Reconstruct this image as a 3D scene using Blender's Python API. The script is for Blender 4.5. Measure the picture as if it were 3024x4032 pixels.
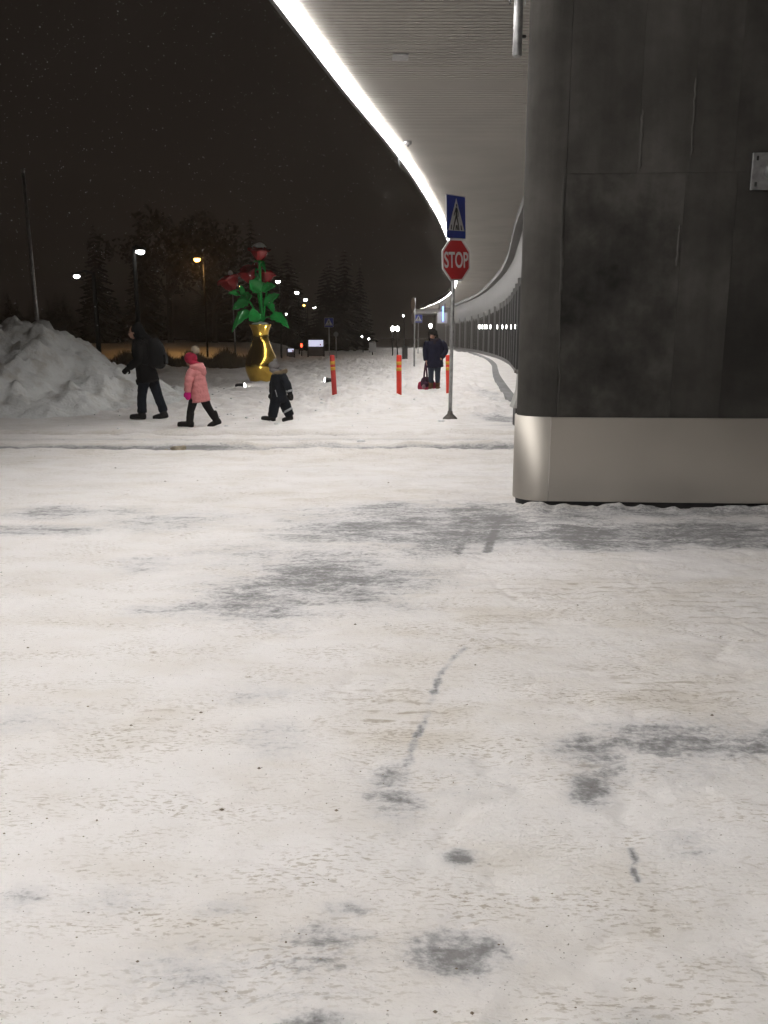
import bpy, bmesh, math, random
import numpy as np
from mathutils import Vector, Matrix, noise as mnoise

for o in list(bpy.data.objects):
    bpy.data.objects.remove(o)
SC = bpy.context.scene
COL = SC.collection
R = math.radians
random.seed(7)

# ------------------------------------------------------------------ camera
EYE = 1.55
FPX, CXP, CYP = 3261.0, 1512.0, 2016.0          # focal length and centre in photo pixels
TILT = math.atan(686 / FPX)
cam = bpy.data.cameras.new('camera')
cam.sensor_fit = 'VERTICAL'; cam.sensor_height = 36.0; cam.lens = 36.0 * FPX / 4032.0
cam.clip_start = 0.05; cam.clip_end = 2000
camo = bpy.data.objects.new('camera', cam); COL.objects.link(camo)
camo.location = (0, 0, EYE); camo.rotation_euler = (R(90) - TILT, 0, 0)
SC.camera = camo

# ------------------------------------------------------------------ night sky
w = bpy.data.worlds.new('World'); SC.world = w; w.use_nodes = True
bg = w.node_tree.nodes['Background']
bg.inputs[0].default_value = (1.0, 0.76, 0.60, 1); bg.inputs[1].default_value = 0.0085
SC.view_settings.view_transform = 'Standard'; SC.view_settings.look = 'None'
SC.view_settings.gamma = 1.0; SC.view_settings.exposure = 0.13
SC.view_settings.use_curve_mapping = False
SC.render.engine = 'CYCLES'
SC.cycles.use_denoising = True
SC.cycles.use_adaptive_sampling = True; SC.cycles.adaptive_threshold = 0.06; SC.cycles.adaptive_min_samples = 16
SC.cycles.caustics_reflective = False; SC.cycles.caustics_refractive = False
SC.cycles.max_bounces = 5; SC.cycles.diffuse_bounces = 3; SC.cycles.glossy_bounces = 3
SC.cycles.volume_bounces = 0
SC.cycles.sample_clamp_indirect = 4.0

LED_POWER = 66.0

# ------------------------------------------------------------------ helpers
def ray(u, v):
    x = (u - CXP) / FPX; y = -(v - CYP) / FPX
    c, s = math.cos(TILT), math.sin(TILT)
    return Vector((x, c + y * s, -s + y * c))
def onz(u, v, z=0.0):
    r = ray(u, v); t = (z - EYE) / r.z
    return Vector((r.x * t, r.y * t, z))
def aty(u, v, Y):
    r = ray(u, v); t = Y / r.y
    return Vector((r.x * t, Y, EYE + r.z * t))
KD = 4032 / 2212.0

def nodes_of(m):
    m.use_nodes = True
    nt = m.node_tree
    return nt, nt.nodes['Principled BSDF']
def mat(name, col, rough=0.6, metal=0.0, var=0.0, vscale=6.0, bump=0.0, bscale=30.0, spec=0.5, emit=None, estr=0.0, coat=0.0, alpha=None):
    m = bpy.data.materials.new(name)
    nt, b = nodes_of(m)
    b.inputs['Base Color'].default_value = (*col, 1)
    b.inputs['Roughness'].default_value = rough
    b.inputs['Metallic'].default_value = metal
    b.inputs['Specular IOR Level'].default_value = spec
    if coat: b.inputs['Coat Weight'].default_value = coat; b.inputs['Coat Roughness'].default_value = 0.08
    if emit:
        b.inputs['Emission Color'].default_value = (*emit, 1); b.inputs['Emission Strength'].default_value = estr
    tc = None
    if var or bump:
        tc = nt.nodes.new('ShaderNodeTexCoord')
    if var:
        n = nt.nodes.new('ShaderNodeTexNoise'); n.inputs['Scale'].default_value = vscale; n.inputs['Detail'].default_value = 5
        nt.links.new(tc.outputs['Object'], n.inputs['Vector'])
        mr = nt.nodes.new('ShaderNodeMapRange'); mr.inputs[1].default_value = 0.3; mr.inputs[2].default_value = 0.7
        mr.inputs[3].default_value = 1 - var; mr.inputs[4].default_value = 1 + var
        nt.links.new(n.outputs[0], mr.inputs[0])
        mx = nt.nodes.new('ShaderNodeVectorMath'); mx.operation = 'SCALE'
        mx.inputs[0].default_value = col
        nt.links.new(mr.outputs[0], mx.inputs['Scale'])
        nt.links.new(mx.outputs[0], b.inputs['Base Color'])
    if bump:
        n = nt.nodes.new('ShaderNodeTexNoise'); n.inputs['Scale'].default_value = bscale; n.inputs['Detail'].default_value = 4
        nt.links.new(tc.outputs['Object'], n.inputs['Vector'])
        bp = nt.nodes.new('ShaderNodeBump'); bp.inputs['Strength'].default_value = bump; bp.inputs['Distance'].default_value = 0.02
        nt.links.new(n.outputs[0], bp.inputs['Height']); nt.links.new(bp.outputs[0], b.inputs['Normal'])
    return m

class MB:
    def __init__(s): s.v = []; s.f = []
    def add(s, vs, fs):
        n = len(s.v); s.v += [tuple(p) for p in vs]; s.f += [tuple(i + n for i in f) for f in fs]; return s
    def box(s, a, b):
        (x0, y0, z0), (x1, y1, z1) = a, b
        vs = [(x0,y0,z0),(x1,y0,z0),(x1,y1,z0),(x0,y1,z0),(x0,y0,z1),(x1,y0,z1),(x1,y1,z1),(x0,y1,z1)]
        return s.add(vs, [(0,3,2,1),(4,5,6,7),(0,1,5,4),(1,2,6,5),(2,3,7,6),(3,0,4,7)])
    def tube(s, pts, rad, n=10, sq=None, caps=True):
        """swept tube; rad = number or list of r or (r1, r2); sq = preferred side axis"""
        pts = [Vector(p) for p in pts]; k = len(pts)
        if not isinstance(rad, (list, tuple)): rad = [rad] * k
        vs = []; side = Vector(sq) if sq else None
        for i, p in enumerate(pts):
            d = (pts[min(i+1, k-1)] - pts[max(i-1, 0)]).normalized()
            if side is None:
                side = Vector((1, 0, 0)) if abs(d.x) < 0.8 else Vector((0, 1, 0))
            a = (side - d * side.dot(d)).normalized(); b = d.cross(a)
            side = a
            r = rad[i]; r1, r2 = r if isinstance(r, (tuple, list)) else (r, r)
            for j in range(n):
                t = 2 * math.pi * j / n
                vs.append(p + a * (r1 * math.cos(t)) + b * (r2 * math.sin(t)))
        fs = []
        for i in range(k - 1):
            for j in range(n):
                j2 = (j + 1) % n
                fs.append((i*n+j, i*n+j2, (i+1)*n+j2, (i+1)*n+j))
        if caps:
            fs.append(tuple(reversed(range(n)))); fs.append(tuple(range((k-1)*n, k*n)))
        return s.add(vs, fs)
    def ball(s, c, r, n=14, m=9):
        c = Vector(c); r = Vector(r) if isinstance(r, (tuple, list)) else Vector((r, r, r))
        vs = [c + Vector((0, 0, -r.z))]
        for i in range(1, m):
            ph = -math.pi/2 + math.pi * i / m
            for j in range(n):
                t = 2*math.pi*j/n
                vs.append(c + Vector((r.x*math.cos(ph)*math.cos(t), r.y*math.cos(ph)*math.sin(t), r.z*math.sin(ph))))
        vs.append(c + Vector((0, 0, r.z)))
        fs = [(0, 1+(j+1) % n, 1+j) for j in range(n)]
        for i in range(m-2):
            for j in range(n):
                a = 1+i*n; fs.append((a+j, a+(j+1) % n, a+n+(j+1) % n, a+n+j))
        L = len(vs)-1; a = 1+(m-2)*n
        fs += [(a+j, a+(j+1) % n, L) for j in range(n)]
        return s.add(vs, fs)
    def lathe(s, prof, n=32, c=(0,0,0)):
        k = len(prof); vs = []
        for r, z in prof:
            for j in range(n):
                t = 2*math.pi*j/n; vs.append((c[0]+r*math.cos(t), c[1]+r*math.sin(t), c[2]+z))
        fs = []
        for i in range(k-1):
            for j in range(n):
                fs.append((i*n+j, i*n+(j+1) % n, (i+1)*n+(j+1) % n, (i+1)*n+j))
        fs.append(tuple(reversed(range(n)))); fs.append(tuple(range((k-1)*n, k*n)))
        return s.add(vs, fs)
    def prism(s, poly, y0, y1):
        """polygon in x,z extruded along y"""
        n = len(poly)
        vs = [(x, y0, z) for x, z in poly] + [(x, y1, z) for x, z in poly]
        fs = [tuple(range(n)), tuple(reversed(range(n, 2*n)))]
        fs += [(i, i+n, (i+1) % n + n, (i+1) % n) for i in range(n)]
        return s.add(vs, fs)
    def grid(s, P):
        """P: list of rows of points"""
        a, b = len(P), len(P[0]); vs = [p for row in P for p in row]
        fs = [(i*b+j, i*b+j+1, (i+1)*b+j+1, (i+1)*b+j) for i in range(a-1) for j in range(b-1)]
        return s.add(vs, fs)

def build(name, mb, material, parent=None, smooth=False, bevel=0.0):
    me = bpy.data.meshes.new(name)
    me.from_pydata(mb.v, [], mb.f); me.update()
    bm = bmesh.new(); bm.from_mesh(me); bmesh.ops.recalc_face_normals(bm, faces=bm.faces)
    if bevel:
        bmesh.ops.bevel(bm, geom=list(bm.edges), offset=bevel, segments=2, affect='EDGES', profile=0.5)
    bm.to_mesh(me); bm.free()
    me.materials.append(material)
    if smooth:
        me.polygons.foreach_set('use_smooth', [True] * len(me.polygons))
    o = bpy.data.objects.new(name, me); COL.objects.link(o)
    if parent: o.parent = parent
    return o
PUFF = dict(jacket=.018, coat=.016, snowsuit=.014, trousers=.010, leggings=.010, boot=.013, mitten=.012, hood=.012, glove=.008, backpack=.012, hat=.008)
TS = bpy.data.scenes.new('welding_bench')
def fuse(name, mb, material, parent=None, voxel=0.012, smooth=4, displ=0.0, dscale=8.0):
    """weld overlapping closed shapes into one continuous skin"""
    t = build('tmp', mb, material)
    m = t.modifiers.new('r', 'REMESH'); m.mode = 'VOXEL'; m.voxel_size = max(.0095, voxel*1.45) if voxel < .02 else voxel; m.use_smooth_shade = True
    if smooth:
        m = t.modifiers.new('s', 'SMOOTH'); m.iterations = smooth; m.factor = 0.5
    COL.objects.unlink(t); TS.collection.objects.link(t); TS.view_layers[0].update()
    me = bpy.data.meshes.new_from_object(t.evaluated_get(TS.view_layers[0].depsgraph))
    me.name = name
    bpy.data.objects.remove(t)
    puff = PUFF.get(name, 0.0)
    if puff:
        for v in me.vertices: v.co += v.normal*puff
    if displ:
        for v in me.vertices:
            v.co += v.normal * (displ * mnoise.noise(v.co * dscale + Vector((3.1, 7.7, 1.3))))
    if not me.materials: me.materials.append(material)
    me.polygons.foreach_set('use_smooth', [True] * len(me.polygons))
    o = bpy.data.objects.new(name, me); COL.objects.link(o)
    if parent: o.parent = parent
    return o
def tag(o, label=None, cat=None, group=None, kind=None):
    if label: o['label'] = label
    if cat: o['category'] = cat
    if group: o['group'] = group
    if kind: o['kind'] = kind
    return o
def thing(name, label, cat, loc=(0,0,0), rz=0.0, group=None):
    o = bpy.data.objects.new(name, None); COL.objects.link(o)
    o.location = loc; o.rotation_euler = (0, 0, rz); o.empty_display_size = 0.2
    return tag(o, label, cat, group)
def copy_tree(o, parent=None):
    c = o.copy(); COL.objects.link(c); c.parent = parent
    for ch in [x for x in bpy.data.objects if x.parent == o]: copy_tree(ch, c)
    return c
def catmull(pts, sub=6):
    """smooth list of tuples (any length)"""
    A = [np.array(p, float) for p in pts]; out = []
    for i in range(len(A)-1):
        p0 = A[max(i-1, 0)]; p1 = A[i]; p2 = A[i+1]; p3 = A[min(i+2, len(A)-1)]
        for k in range(sub):
            t = k/sub
            out.append(0.5*((2*p1)+(-p0+p2)*t+(2*p0-5*p1+4*p2-p3)*t*t+(-p0+3*p1-3*p2+p3)*t**3))
    out.append(A[-1]); return out
def limb(mb, pts, n=12, sub=5, sq=None):
    """pts: (x,y,z,r) or (x,y,z,r1,r2)"""
    q = catmull(pts, sub)
    mb.tube([p[:3] for p in q], [(p[3], p[4] if len(p) > 4 else p[3]) for p in q], n=n, sq=sq)

# numpy value noise for terrain
_rng = np.random.RandomState(11); _T = _rng.rand(256, 256)
def vnoise(x, y):
    xi = np.floor(x).astype(int); yi = np.floor(y).astype(int); fx = x-xi; fy = y-yi
    fx = fx*fx*(3-2*fx); fy = fy*fy*(3-2*fy)
    a = _T[xi & 255, yi & 255]; b = _T[(xi+1) & 255, yi & 255]; c = _T[xi & 255, (yi+1) & 255]; d = _T[(xi+1) & 255, (yi+1) & 255]
    return (a*(1-fx)+b*fx)*(1-fy)+(c*(1-fx)+d*fx)*fy - 0.5
def fbm(x, y, o=4):
    s = 0; a = 1.0
    for i in range(o):
        s = s + a*vnoise(x*2**i+17.3*i, y*2**i+5.1*i); a *= 0.5
    return s
def sst(a, b, x):
    t = np.clip((x-a)/(b-a), 0, 1); return t*t*(3-2*t)

# ------------------------------------------------------------------ materials
def snow_material(name, base=(0.855, 0.83, 0.812), dirt=0.25, bump=0.35, ground=False):
    m = bpy.data.materials.new(name); nt, b = nodes_of(m); N = nt.nodes; L = nt.links
    b.inputs['Roughness'].default_value = 0.75; b.inputs['Specular IOR Level'].default_value = 0.25
    tc = N.new('ShaderNodeTexCoord')
    def noise(scale, detail=6, rough=0.6, vec=None, dist=0.0):
        n = N.new('ShaderNodeTexNoise'); n.inputs['Scale'].default_value = scale; n.inputs['Detail'].default_value = detail
        n.inputs['Roughness'].default_value = rough; n.inputs['Distortion'].default_value = dist
        L.new(vec or tc.outputs['Object'], n.inputs['Vector']); return n.outputs[0]
    def rng(x, a, bb, c=0.0, d=1.0):
        n = N.new('ShaderNodeMapRange'); n.inputs[1].default_value = a; n.inputs[2].default_value = bb
        n.inputs[3].default_value = c; n.inputs[4].default_value = d; L.new(x, n.inputs[0]); return n.outputs[0]
    def mth(op, x, y):
        n = N.new('ShaderNodeMath'); n.operation = op; n.use_clamp = False
        for i, q in enumerate((x, y)):
            if isinstance(q, (int, float)): n.inputs[i].default_value = q
            else: L.new(q, n.inputs[i])
        return n.outputs[0]
    def mix(f, c1, c2):
        n = N.new('ShaderNodeMix'); n.data_type = 'RGBA'
        if isinstance(f, (int, float)): n.inputs[0].default_value = f
        else: L.new(f, n.inputs[0])
        for i, q in ((6, c1), (7, c2)):
            if isinstance(q, tuple): n.inputs[i].default_value = (*q, 1)
            else: L.new(q, n.inputs[i])
        return n.outputs[2]
    def stretch(sx, sy, rot=0.0):
        n = N.new('ShaderNodeMapping'); n.inputs['Scale'].default_value = (sx, sy, 1); n.inputs['Rotation'].default_value = (0, 0, rot)
        L.new(tc.outputs['Object'], n.inputs[0]); return n.outputs[0]
    soft = noise(0.7, 3)
    col = mix(rng(soft, 0.35, 0.65, 0, 1), base, tuple(c*0.93 for c in base))
    h = mth('MULTIPLY', noise(9.0, 4, 0.6), 0.6)
    if not ground:
        col = mix(mth('MULTIPLY', rng(noise(1.6, 8, 0.65), 0.50, 0.72), dirt), col, (0.42, 0.37, 0.29))
        h = mth('ADD', h, mth('MULTIPLY', noise(2.5, 6), 2.0))
    else:
        def attr(nm):
            a = N.new('ShaderNodeAttribute'); a.attribute_name = nm; return a.outputs['Fac']
        bare, beige, tread = attr('bare'), attr('beige'), attr('tread')
        sv = stretch(1.0, 2.4, 0.12)
        n2 = noise(30.0, 3, 0.62, stretch(1.0, 3.0, 0.12)); n3 = noise(1.6, 3, 0.6, stretch(1, 1.6))
        # trodden, sanded snow
        bz = mth('ADD', beige, rng(n3, 0.44, 0.66, 0, 0.55))
        bz = mth('MULTIPLY', bz, rng(noise(1.7, 5, 0.66, sv), 0.33, 0.62, 0.25, 1.0))
        col = mix(bz, col, (0.69, 0.645, 0.58))
        # grit in the snow
        gm = mth('MULTIPLY', rng(n2, 0.52, 0.62), rng(mth('ADD', noise(1.9, 5, 0.7, sv), mth('MULTIPLY', beige, 0.12)), 0.46, 0.66, 0.05, 1.0))
        col = mix(mth('MULTIPLY', gm, 0.80), col, (0.40, 0.345, 0.27))
        gm2 = rng(noise(75.0, 3, 0.6, stretch(1, 1.5)), 0.64, 0.72)
        col = mix(mth('MULTIPLY', gm2, 0.55), col, (0.17, 0.14, 0.11))
        # tyre tread bars
        wv = N.new('ShaderNodeTexWave'); wv.bands_direction = 'Y'; wv.inputs['Scale'].default_value = 3.4
        wv.inputs['Distortion'].default_value = 5.0; wv.inputs['Detail'].default_value = 3; wv.inputs['Detail Scale'].default_value = 0.7
        L.new(tc.outputs['Object'], wv.inputs['Vector'])
        tm = mth('MULTIPLY', mth('MULTIPLY', rng(wv.outputs[1], 0.66, 0.9), tread), rng(noise(11, 4, 0.6, stretch(1, 2.5)), 0.46, 0.58))
        col = mix(mth('MULTIPLY', tm, 0.75), col, (0.36, 0.30, 0.22))
        # asphalt showing through the scraped snow
        nA = noise(2.6, 5, 0.66, stretch(1.0, 2.8, 0.08), 0.6); nB = noise(30.0, 3, 0.70, stretch(1.0, 1.3, 0.25)); nC = noise(9.5, 4, 0.7, stretch(1.0, 1.9, 0.1), 0.4)
        f = mth('ADD', mth('MULTIPLY', rng(nA, 0.30, 0.70), 0.40), mth('ADD', mth('MULTIPLY', rng(nB, 0.30, 0.70), 0.32), mth('MULTIPLY', rng(nC, 0.3, 0.7), 0.28)))
        thr = mth('ADD', f, mth('MULTIPLY', bare, 0.60))
        bm_ = mth('MULTIPLY', rng(thr, 0.80, 1.12), rng(bare, 0.04, 0.35))
        thin = mth('MULTIPLY', rng(thr, 0.40, 1.0), rng(bare, 0.0, 0.6, 0, 0.80))
        col = mix(thin, col, (0.47, 0.475, 0.49))
        col = mix(mth('MULTIPLY', bm_, 0.76), col, mix(noise(60, 3), (0.085, 0.08, 0.078), (0.22, 0.215, 0.21)))
        h = mth('ADD', mth('MULTIPLY', noise(8.0, 4, 0.62), 0.9), mth('MULTIPLY', nB, 0.30))
    L.new(col, b.inputs['Base Color'])
    bp = N.new('ShaderNodeBump'); bp.inputs['Strength'].default_value = bump; bp.inputs['Distance'].default_value = 0.02 if ground else 0.05
    L.new(h, bp.inputs['Height']); L.new(bp.outputs[0], b.inputs['Normal'])
    return m

M = {}
M['ground'] = snow_material('trodden_snow', ground=True, bump=0.75)
M['bank'] = snow_material('ploughed_snow', base=(0.78, 0.79, 0.78), dirt=0.6, bump=0.8)
M['snow'] = snow_material('fresh_snow', base=(0.82, 0.82, 0.82), dirt=0.0, bump=0.3)
M['led'] = mat('led_light', (1, 1, 1), emit=(1.0, 0.97, 0.945), estr=LED_POWER)
M['alu'] = mat('grey_aluminium', (0.42, 0.42, 0.41), 0.42, 0.7, var=0.12, vscale=3)
M['soffit'] = mat('soffit_sheet', (0.37, 0.352, 0.32), 0.6, 0.0, var=0.10, vscale=0.5)
M['dark_metal'] = mat('dark_metal', (0.035, 0.035, 0.036), 0.5, 0.4, var=0.2)
M['galv'] = mat('galvanised_steel', (0.36, 0.36, 0.36), 0.45, 0.75, var=0.25, vscale=14)
M['lamp_white'] = mat('lamp_white', (1, 1, 1), emit=(1.0, 0.97, 0.92), estr=25)
M['lamp_warm'] = mat('lamp_sodium', (1, .8, .4), emit=(1.0, 0.50, 0.10), estr=9)
M['lamp_red'] = mat('lamp_red', (1, .1, .05), emit=(1.0, 0.05, 0.02), estr=8)
M['lamp_blue'] = mat('lamp_blue', (.2, .4, 1), emit=(0.18, 0.32, 1.0), estr=4)
M['lamp_pole'] = mat('lamp_pole', (0.007, 0.007, 0.007), 0.8, spec=.1)
M['black_plastic'] = mat('black_plastic', (0.02, 0.02, 0.02), 0.5)

# ------------------------------------------------------------------ ground
def gh(x, y):
    """snow surface height"""
    x = np.asarray(x, float); y = np.asarray(y, float)
    far = sst(14.5, 19, y)
    h = 0.016*fbm(x*1.3, y*1.3, 4) + 0.011*fbm(x*6, y*7, 3) - 0.010*np.exp(-(fbm(x*2.1+3, y*3.4, 3)/.05)**2)
    yw = 7.60-0.061*(x-1.5)
    h = h + 0.055*np.clip(.7+1.6*fbm(x*5, y*3, 3), 0, 2)*np.exp(-((y-yw+.06)/.07)**2)*sst(1.15, 1.35, x)*(1-sst(5, 6, x))
    h = h + far*(0.16*fbm(x*0.5+9, y*0.5, 4) + 0.15*fbm(x*1.7, y*1.7, 4) + .10*np.maximum(0, fbm(x*4.1, y*3.3, 3)))*(1-0.6*sst(60, 120, y))*(1-.85*sst(3.0, 4.0, x-0.09*(y-26)))
    h = h + 0.05*sst(16.6, 18.6, y)*(1-sst(60, 80, y))
    # wheel ruts of the crossing road
    for yc, wd in ((13.70, .22), (11.95, .18)):
        q = y - yc - 0.05*np.sin(x*0.35) - 0.04*fbm(x*0.8, yc+0*x, 2)
        h = h - (0.060 if yc < 13 else .10)*np.exp(-(q/wd)**2) + 0.045*np.exp(-((np.abs(q)-0.36)/0.13)**2)*(0.6+1.2*fbm(x*2.3, y*2.0, 3))
    # embankment beyond the reeds
    h = h + 0.95*sst(52, 74, y)*(1-sst(-14.0, -9.0, x))*(1+.3*fbm(x*.15, y*.15, 3))
    # berms behind the posts
    h = h + 0.28*np.exp(-((y-49)/5.0)**2)*sst(-9, -6.0, x)*(1-sst(-1.5, 1.5, x))*(1+1.2*fbm(x*0.9, y*0.7, 4))
    h = h + 0.42*np.exp(-((y-62)/5.0)**2)*np.exp(-((x-3.4)/2.6)**2)*(1+0.8*fbm(x*0.9, y*0.7, 4))
    h = h + 0.30*np.exp(-((y-36)/4.0)**2)*np.exp(-((x+15)/9)**2)*(1+1.0*fbm(x*0.7, y*0.7, 3))
    return h

def growing(segs):
    out = [segs[0][0]]
    for a, b, st in segs:
        n = max(1, int(round((b-a)/st))); out += list(np.linspace(a, b, n+1)[1:])
    return np.array(out)
gx = np.concatenate([-growing([(2.8, 6, .06), (6, 12, .18), (12, 40, .9), (40, 220, 10), (220, 900, 60)])[::-1],
                     growing([(-2.8, 3.8, .022), (3.8, 7, .07), (7, 14, .3), (14, 40, 1.2), (40, 220, 10), (220, 900, 60)])[1:]])
gy = growing([(-60, -12, 6), (-12, 0, .6), (0, 1.4, .1), (1.4, 8.6, .022), (8.6, 15, .045), (15, 26, .09), (26, 50, .22), (50, 90, .6), (90, 220, 5), (220, 1200, 70)])
XX, YY = np.meshgrid(gx, gy)
ZZ = gh(XX, YY)
nxg, nyg = len(gx), len(gy)
from bisect import bisect_right
_gx, _gy = gx.tolist(), gy.tolist()
def gz(x, y):
    x = float(x); y = float(y)
    i = min(max(bisect_right(_gx, x)-1, 0), nxg-2); j = min(max(bisect_right(_gy, y)-1, 0), nyg-2)
    fx = (x-_gx[i])/(_gx[i+1]-_gx[i]); fy = (y-_gy[j])/(_gy[j+1]-_gy[j])
    return float((ZZ[j, i]*(1-fx)+ZZ[j, i+1]*fx)*(1-fy)+(ZZ[j+1, i]*(1-fx)+ZZ[j+1, i+1]*fx)*fy)
me = bpy.data.meshes.new('snow_ground')
me.vertices.add(nxg*nyg)
me.vertices.foreach_set('co', np.stack([XX, YY, ZZ], -1).reshape(-1).astype(np.float32))
idx = np.arange(nxg*nyg).reshape(nyg, nxg)
quads = np.stack([idx[:-1, :-1], idx[:-1, 1:], idx[1:, 1:], idx[1:, :-1]], -1).reshape(-1)
nq = (nxg-1)*(nyg-1)
me.loops.add(nq*4); me.polygons.add(nq)
me.loops.foreach_set('vertex_index', quads.astype(np.int32))
me.polygons.foreach_set('loop_start', np.arange(0, nq*4, 4, dtype=np.int32))
me.polygons.foreach_set('use_smooth', np.ones(nq, bool))
me.update(calc_edges=True)
def ell(cx, cy, rx, ry):
    c = onz(cx*KD, cy*KD); ex = onz((cx+rx)*KD, cy*KD).x - c.x
    ya = onz(cx*KD, (cy-ry)*KD).y; yb = onz(cx*KD, (cy+ry)*KD).y
    return c.x, (ya+yb)/2, ex, abs(ya-yb)/2
def mask(lst, soft=0.6, grow=1.0):
    m = np.zeros_like(XX)
    for cx, cy, rx, ry, s in lst:
        x0, y0, ex, ey = ell(cx, cy, rx, ry)
        ex *= grow; ey *= grow
        i0, i1 = np.searchsorted(gx, (x0-2.2*ex, x0+2.2*ex)); j0, j1 = np.searchsorted(gy, (y0-2.2*ey, y0+2.2*ey))
        A, B = XX[j0:j1, i0:i1], YY[j0:j1, i0:i1]
        k = min(3.0, max(.5, 1.0/ex)); wq = 0.75
        dx = (A-x0)/ex + wq*fbm(A*k+cx, B*k*1.6, 3); dy = (B-y0)/ey + wq*fbm(A*k*.8+cy, B*k*1.6+31, 3)
        d = np.sqrt(dx**2 + dy**2)
        m[j0:j1, i0:i1] = np.maximum(m[j0:j1, i0:i1], s*(1-sst(soft*.12, 1.7, d)))
    return m
bare = mask([(1010,1120,120,26,1.0),(850,1140,170,36,.85),(960,1165,140,30,.95),(1290,1155,130,22,1.0),(1420,1150,160,20,.9),(1590,1150,140,30,.85),
    (1230,1118,110,16,.7),(1400,1104,300,8,.7),(700,1250,170,34,.95),(540,1308,130,26,.85),(690,1205,230,30,.55),(320,1215,60,14,.45),(110,1106,100,10,.6),(90,1142,90,8,.75),(270,1105,70,10,.5),
    (390,1120,160,18,.5),(1530,1592,150,30,.85),(1480,1640,140,30,.45),(1262,1628,55,30,.78),(1275,1706,34,22,1.15),(965,2045,75,48,.85),(690,2035,70,34,.6),(400,2095,110,52,.55),
    (985,1850,26,14,.95),(842,1712,42,50,.6),(560,1500,70,22,.45),(740,1962,44,16,.6),(690,2205,80,20,.9),(1492,1822,45,30,.5),(30,1935,50,24,.5),(300,1322,40,10,.45),(600,1345,60,14,.4),
    (870,1308,60,12,.45),(60,1560,90,26,.35),(580,1605,60,26,.4),(1085,905,34,9,.8),(1058,862,20,14,.5),(470,1960,50,16,.5),(1380,2190,60,24,.45),(740,1275,70,14,.9),(500,1320,40,8,.8),(1075,1120,30,10,1.1),(250,1950,70,30,.4),(620,2090,160,50,.45),(1020,1690,90,40,.3)], .6, 1.45)
beige = mask([(1250,1330,420,60,.45),(1400,1480,330,90,.5),(850,1550,140,70,.6),(1000,1440,220,80,.45),(1200,1600,280,80,.35),(1150,1100,140,18,.8),(900,1080,420,20,.35),
    (900,985,700,16,.5),(500,968,260,9,.7),(1250,2000,420,180,.45),(300,1560,300,60,.3),(700,2050,700,120,.45),(1300,1270,360,26,.4)], 0.3)
for cy_, s in ((936, 1.25), (963, .85), (949, .4)):
    x0, y0, ex, ey = ell(560, cy_, 700, 4)
    q = (YY-y0-0.05*np.sin(XX*0.35))/0.26
    beige = np.maximum(beige, 1.2*s*np.exp(-q*q)*(0.85+0.6*fbm(XX*1.2, YY*2, 3))); bare = np.maximum(bare, .95*s*np.exp(-(q*1.7)**2)*(1.0+0.35*fbm(XX*.7, YY*2, 3)))
tread = mask([(845,1530,95,60,1.0),(1430,1490,180,36,.9),(1250,1268,240,24,.9),(1560,1310,120,30,.8),(1250,1640,60,34,1.0),(330,1560,120,40,.6),(1100,1370,100,40,.6),(700,2040,120,40,.5)], .5)
# pavement joint and scraped bars
def seam(pts, wid, s):
    P = [onz(a*KD, b*KD) for a, b in pts]; m = np.zeros_like(XX)
    for a, b in zip(P[:-1], P[1:]):
        dx, dy = b.x-a.x, b.y-a.y; L2 = dx*dx+dy*dy
        t = np.clip(((XX-a.x)*dx+(YY-a.y)*dy)/L2, 0, 1)
        d = np.hypot(XX-a.x-t*dx, YY-a.y-t*dy)
        m = np.maximum(m, s*(1-sst(wid*0.4, wid, d)))
    return m
jit = (0.75+0.9*fbm(XX*5, YY*5, 3))
bare = np.maximum(bare, seam([(1005,1395),(950,1455),(925,1540),(895,1600),(868,1700)], 0.024, 1.0)*np.clip(.55+1.6*fbm(XX*4, YY*4, 3), 0, 1.1))
bare = np.maximum(bare, seam([(1078,1122),(1052,1192)], 0.05, 1.15))
bare = np.maximum(bare, seam([(1012,1140),(990,1195)], 0.05, .85))
bare = np.maximum(bare, seam([(1365,1825),(1375,1905)], 0.013, .95))
for nm, arr in (('bare', bare), ('beige', beige), ('tread', tread)):
    a = me.attributes.new(nm, 'FLOAT', 'POINT'); a.data.foreach_set('value', np.clip(arr, 0, 1.3).reshape(-1).astype(np.float32))
me.materials.append(M['ground'])
go = bpy.data.objects.new('snow_ground', me); COL.objects.link(go)
tag(go, kind='structure')

# ploughed snow bank
bx = np.linspace(-16, -3.6, 240); by = np.linspace(15.2, 30, 190)
BX, BY = np.meshgrid(bx, by)
def bump2(x0, y0, rx, ry, p=2.0):
    return np.exp(-(np.abs((BX-x0)/rx)**p + np.abs((BY-y0)/ry)**p))
ridge = np.interp(BX, [-16,-9.2,-8.9,-8.44,-7.98,-7.62,-7.23,-6.3,-6.0,-5.3,-4.5,-4.0], [2.0,1.92,1.88,1.64,1.64,1.34,1.02,.80,.56,.26,.06,0])
Zb = ridge*np.exp(-np.abs((BY-20.9)/(2.1+.9*np.clip(ridge, 0, 1.6)))**3.0) + .30*bump2(-8.2, 17.2, 1.9, .8)
Zb = Zb*(1+0.14*fbm(BX*0.9, BY*0.9, 4)) + np.minimum(Zb, .6)*(0.36*fbm(BX*2.2, BY*2.2, 5))
lump = np.maximum(0, fbm(BX*3.8+3, BY*3.8, 3))
Zb = Zb + np.clip(Zb, 0, .5)*0.45*lump - 0.12 + gh(BX, BY)
mb = MB(); mb.grid([[(BX[i, j], BY[i, j], Zb[i, j]) for j in range(len(bx))] for i in range(len(by))])
tag(build('snow_bank', mb, M['bank'], smooth=True), kind='structure')

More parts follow.
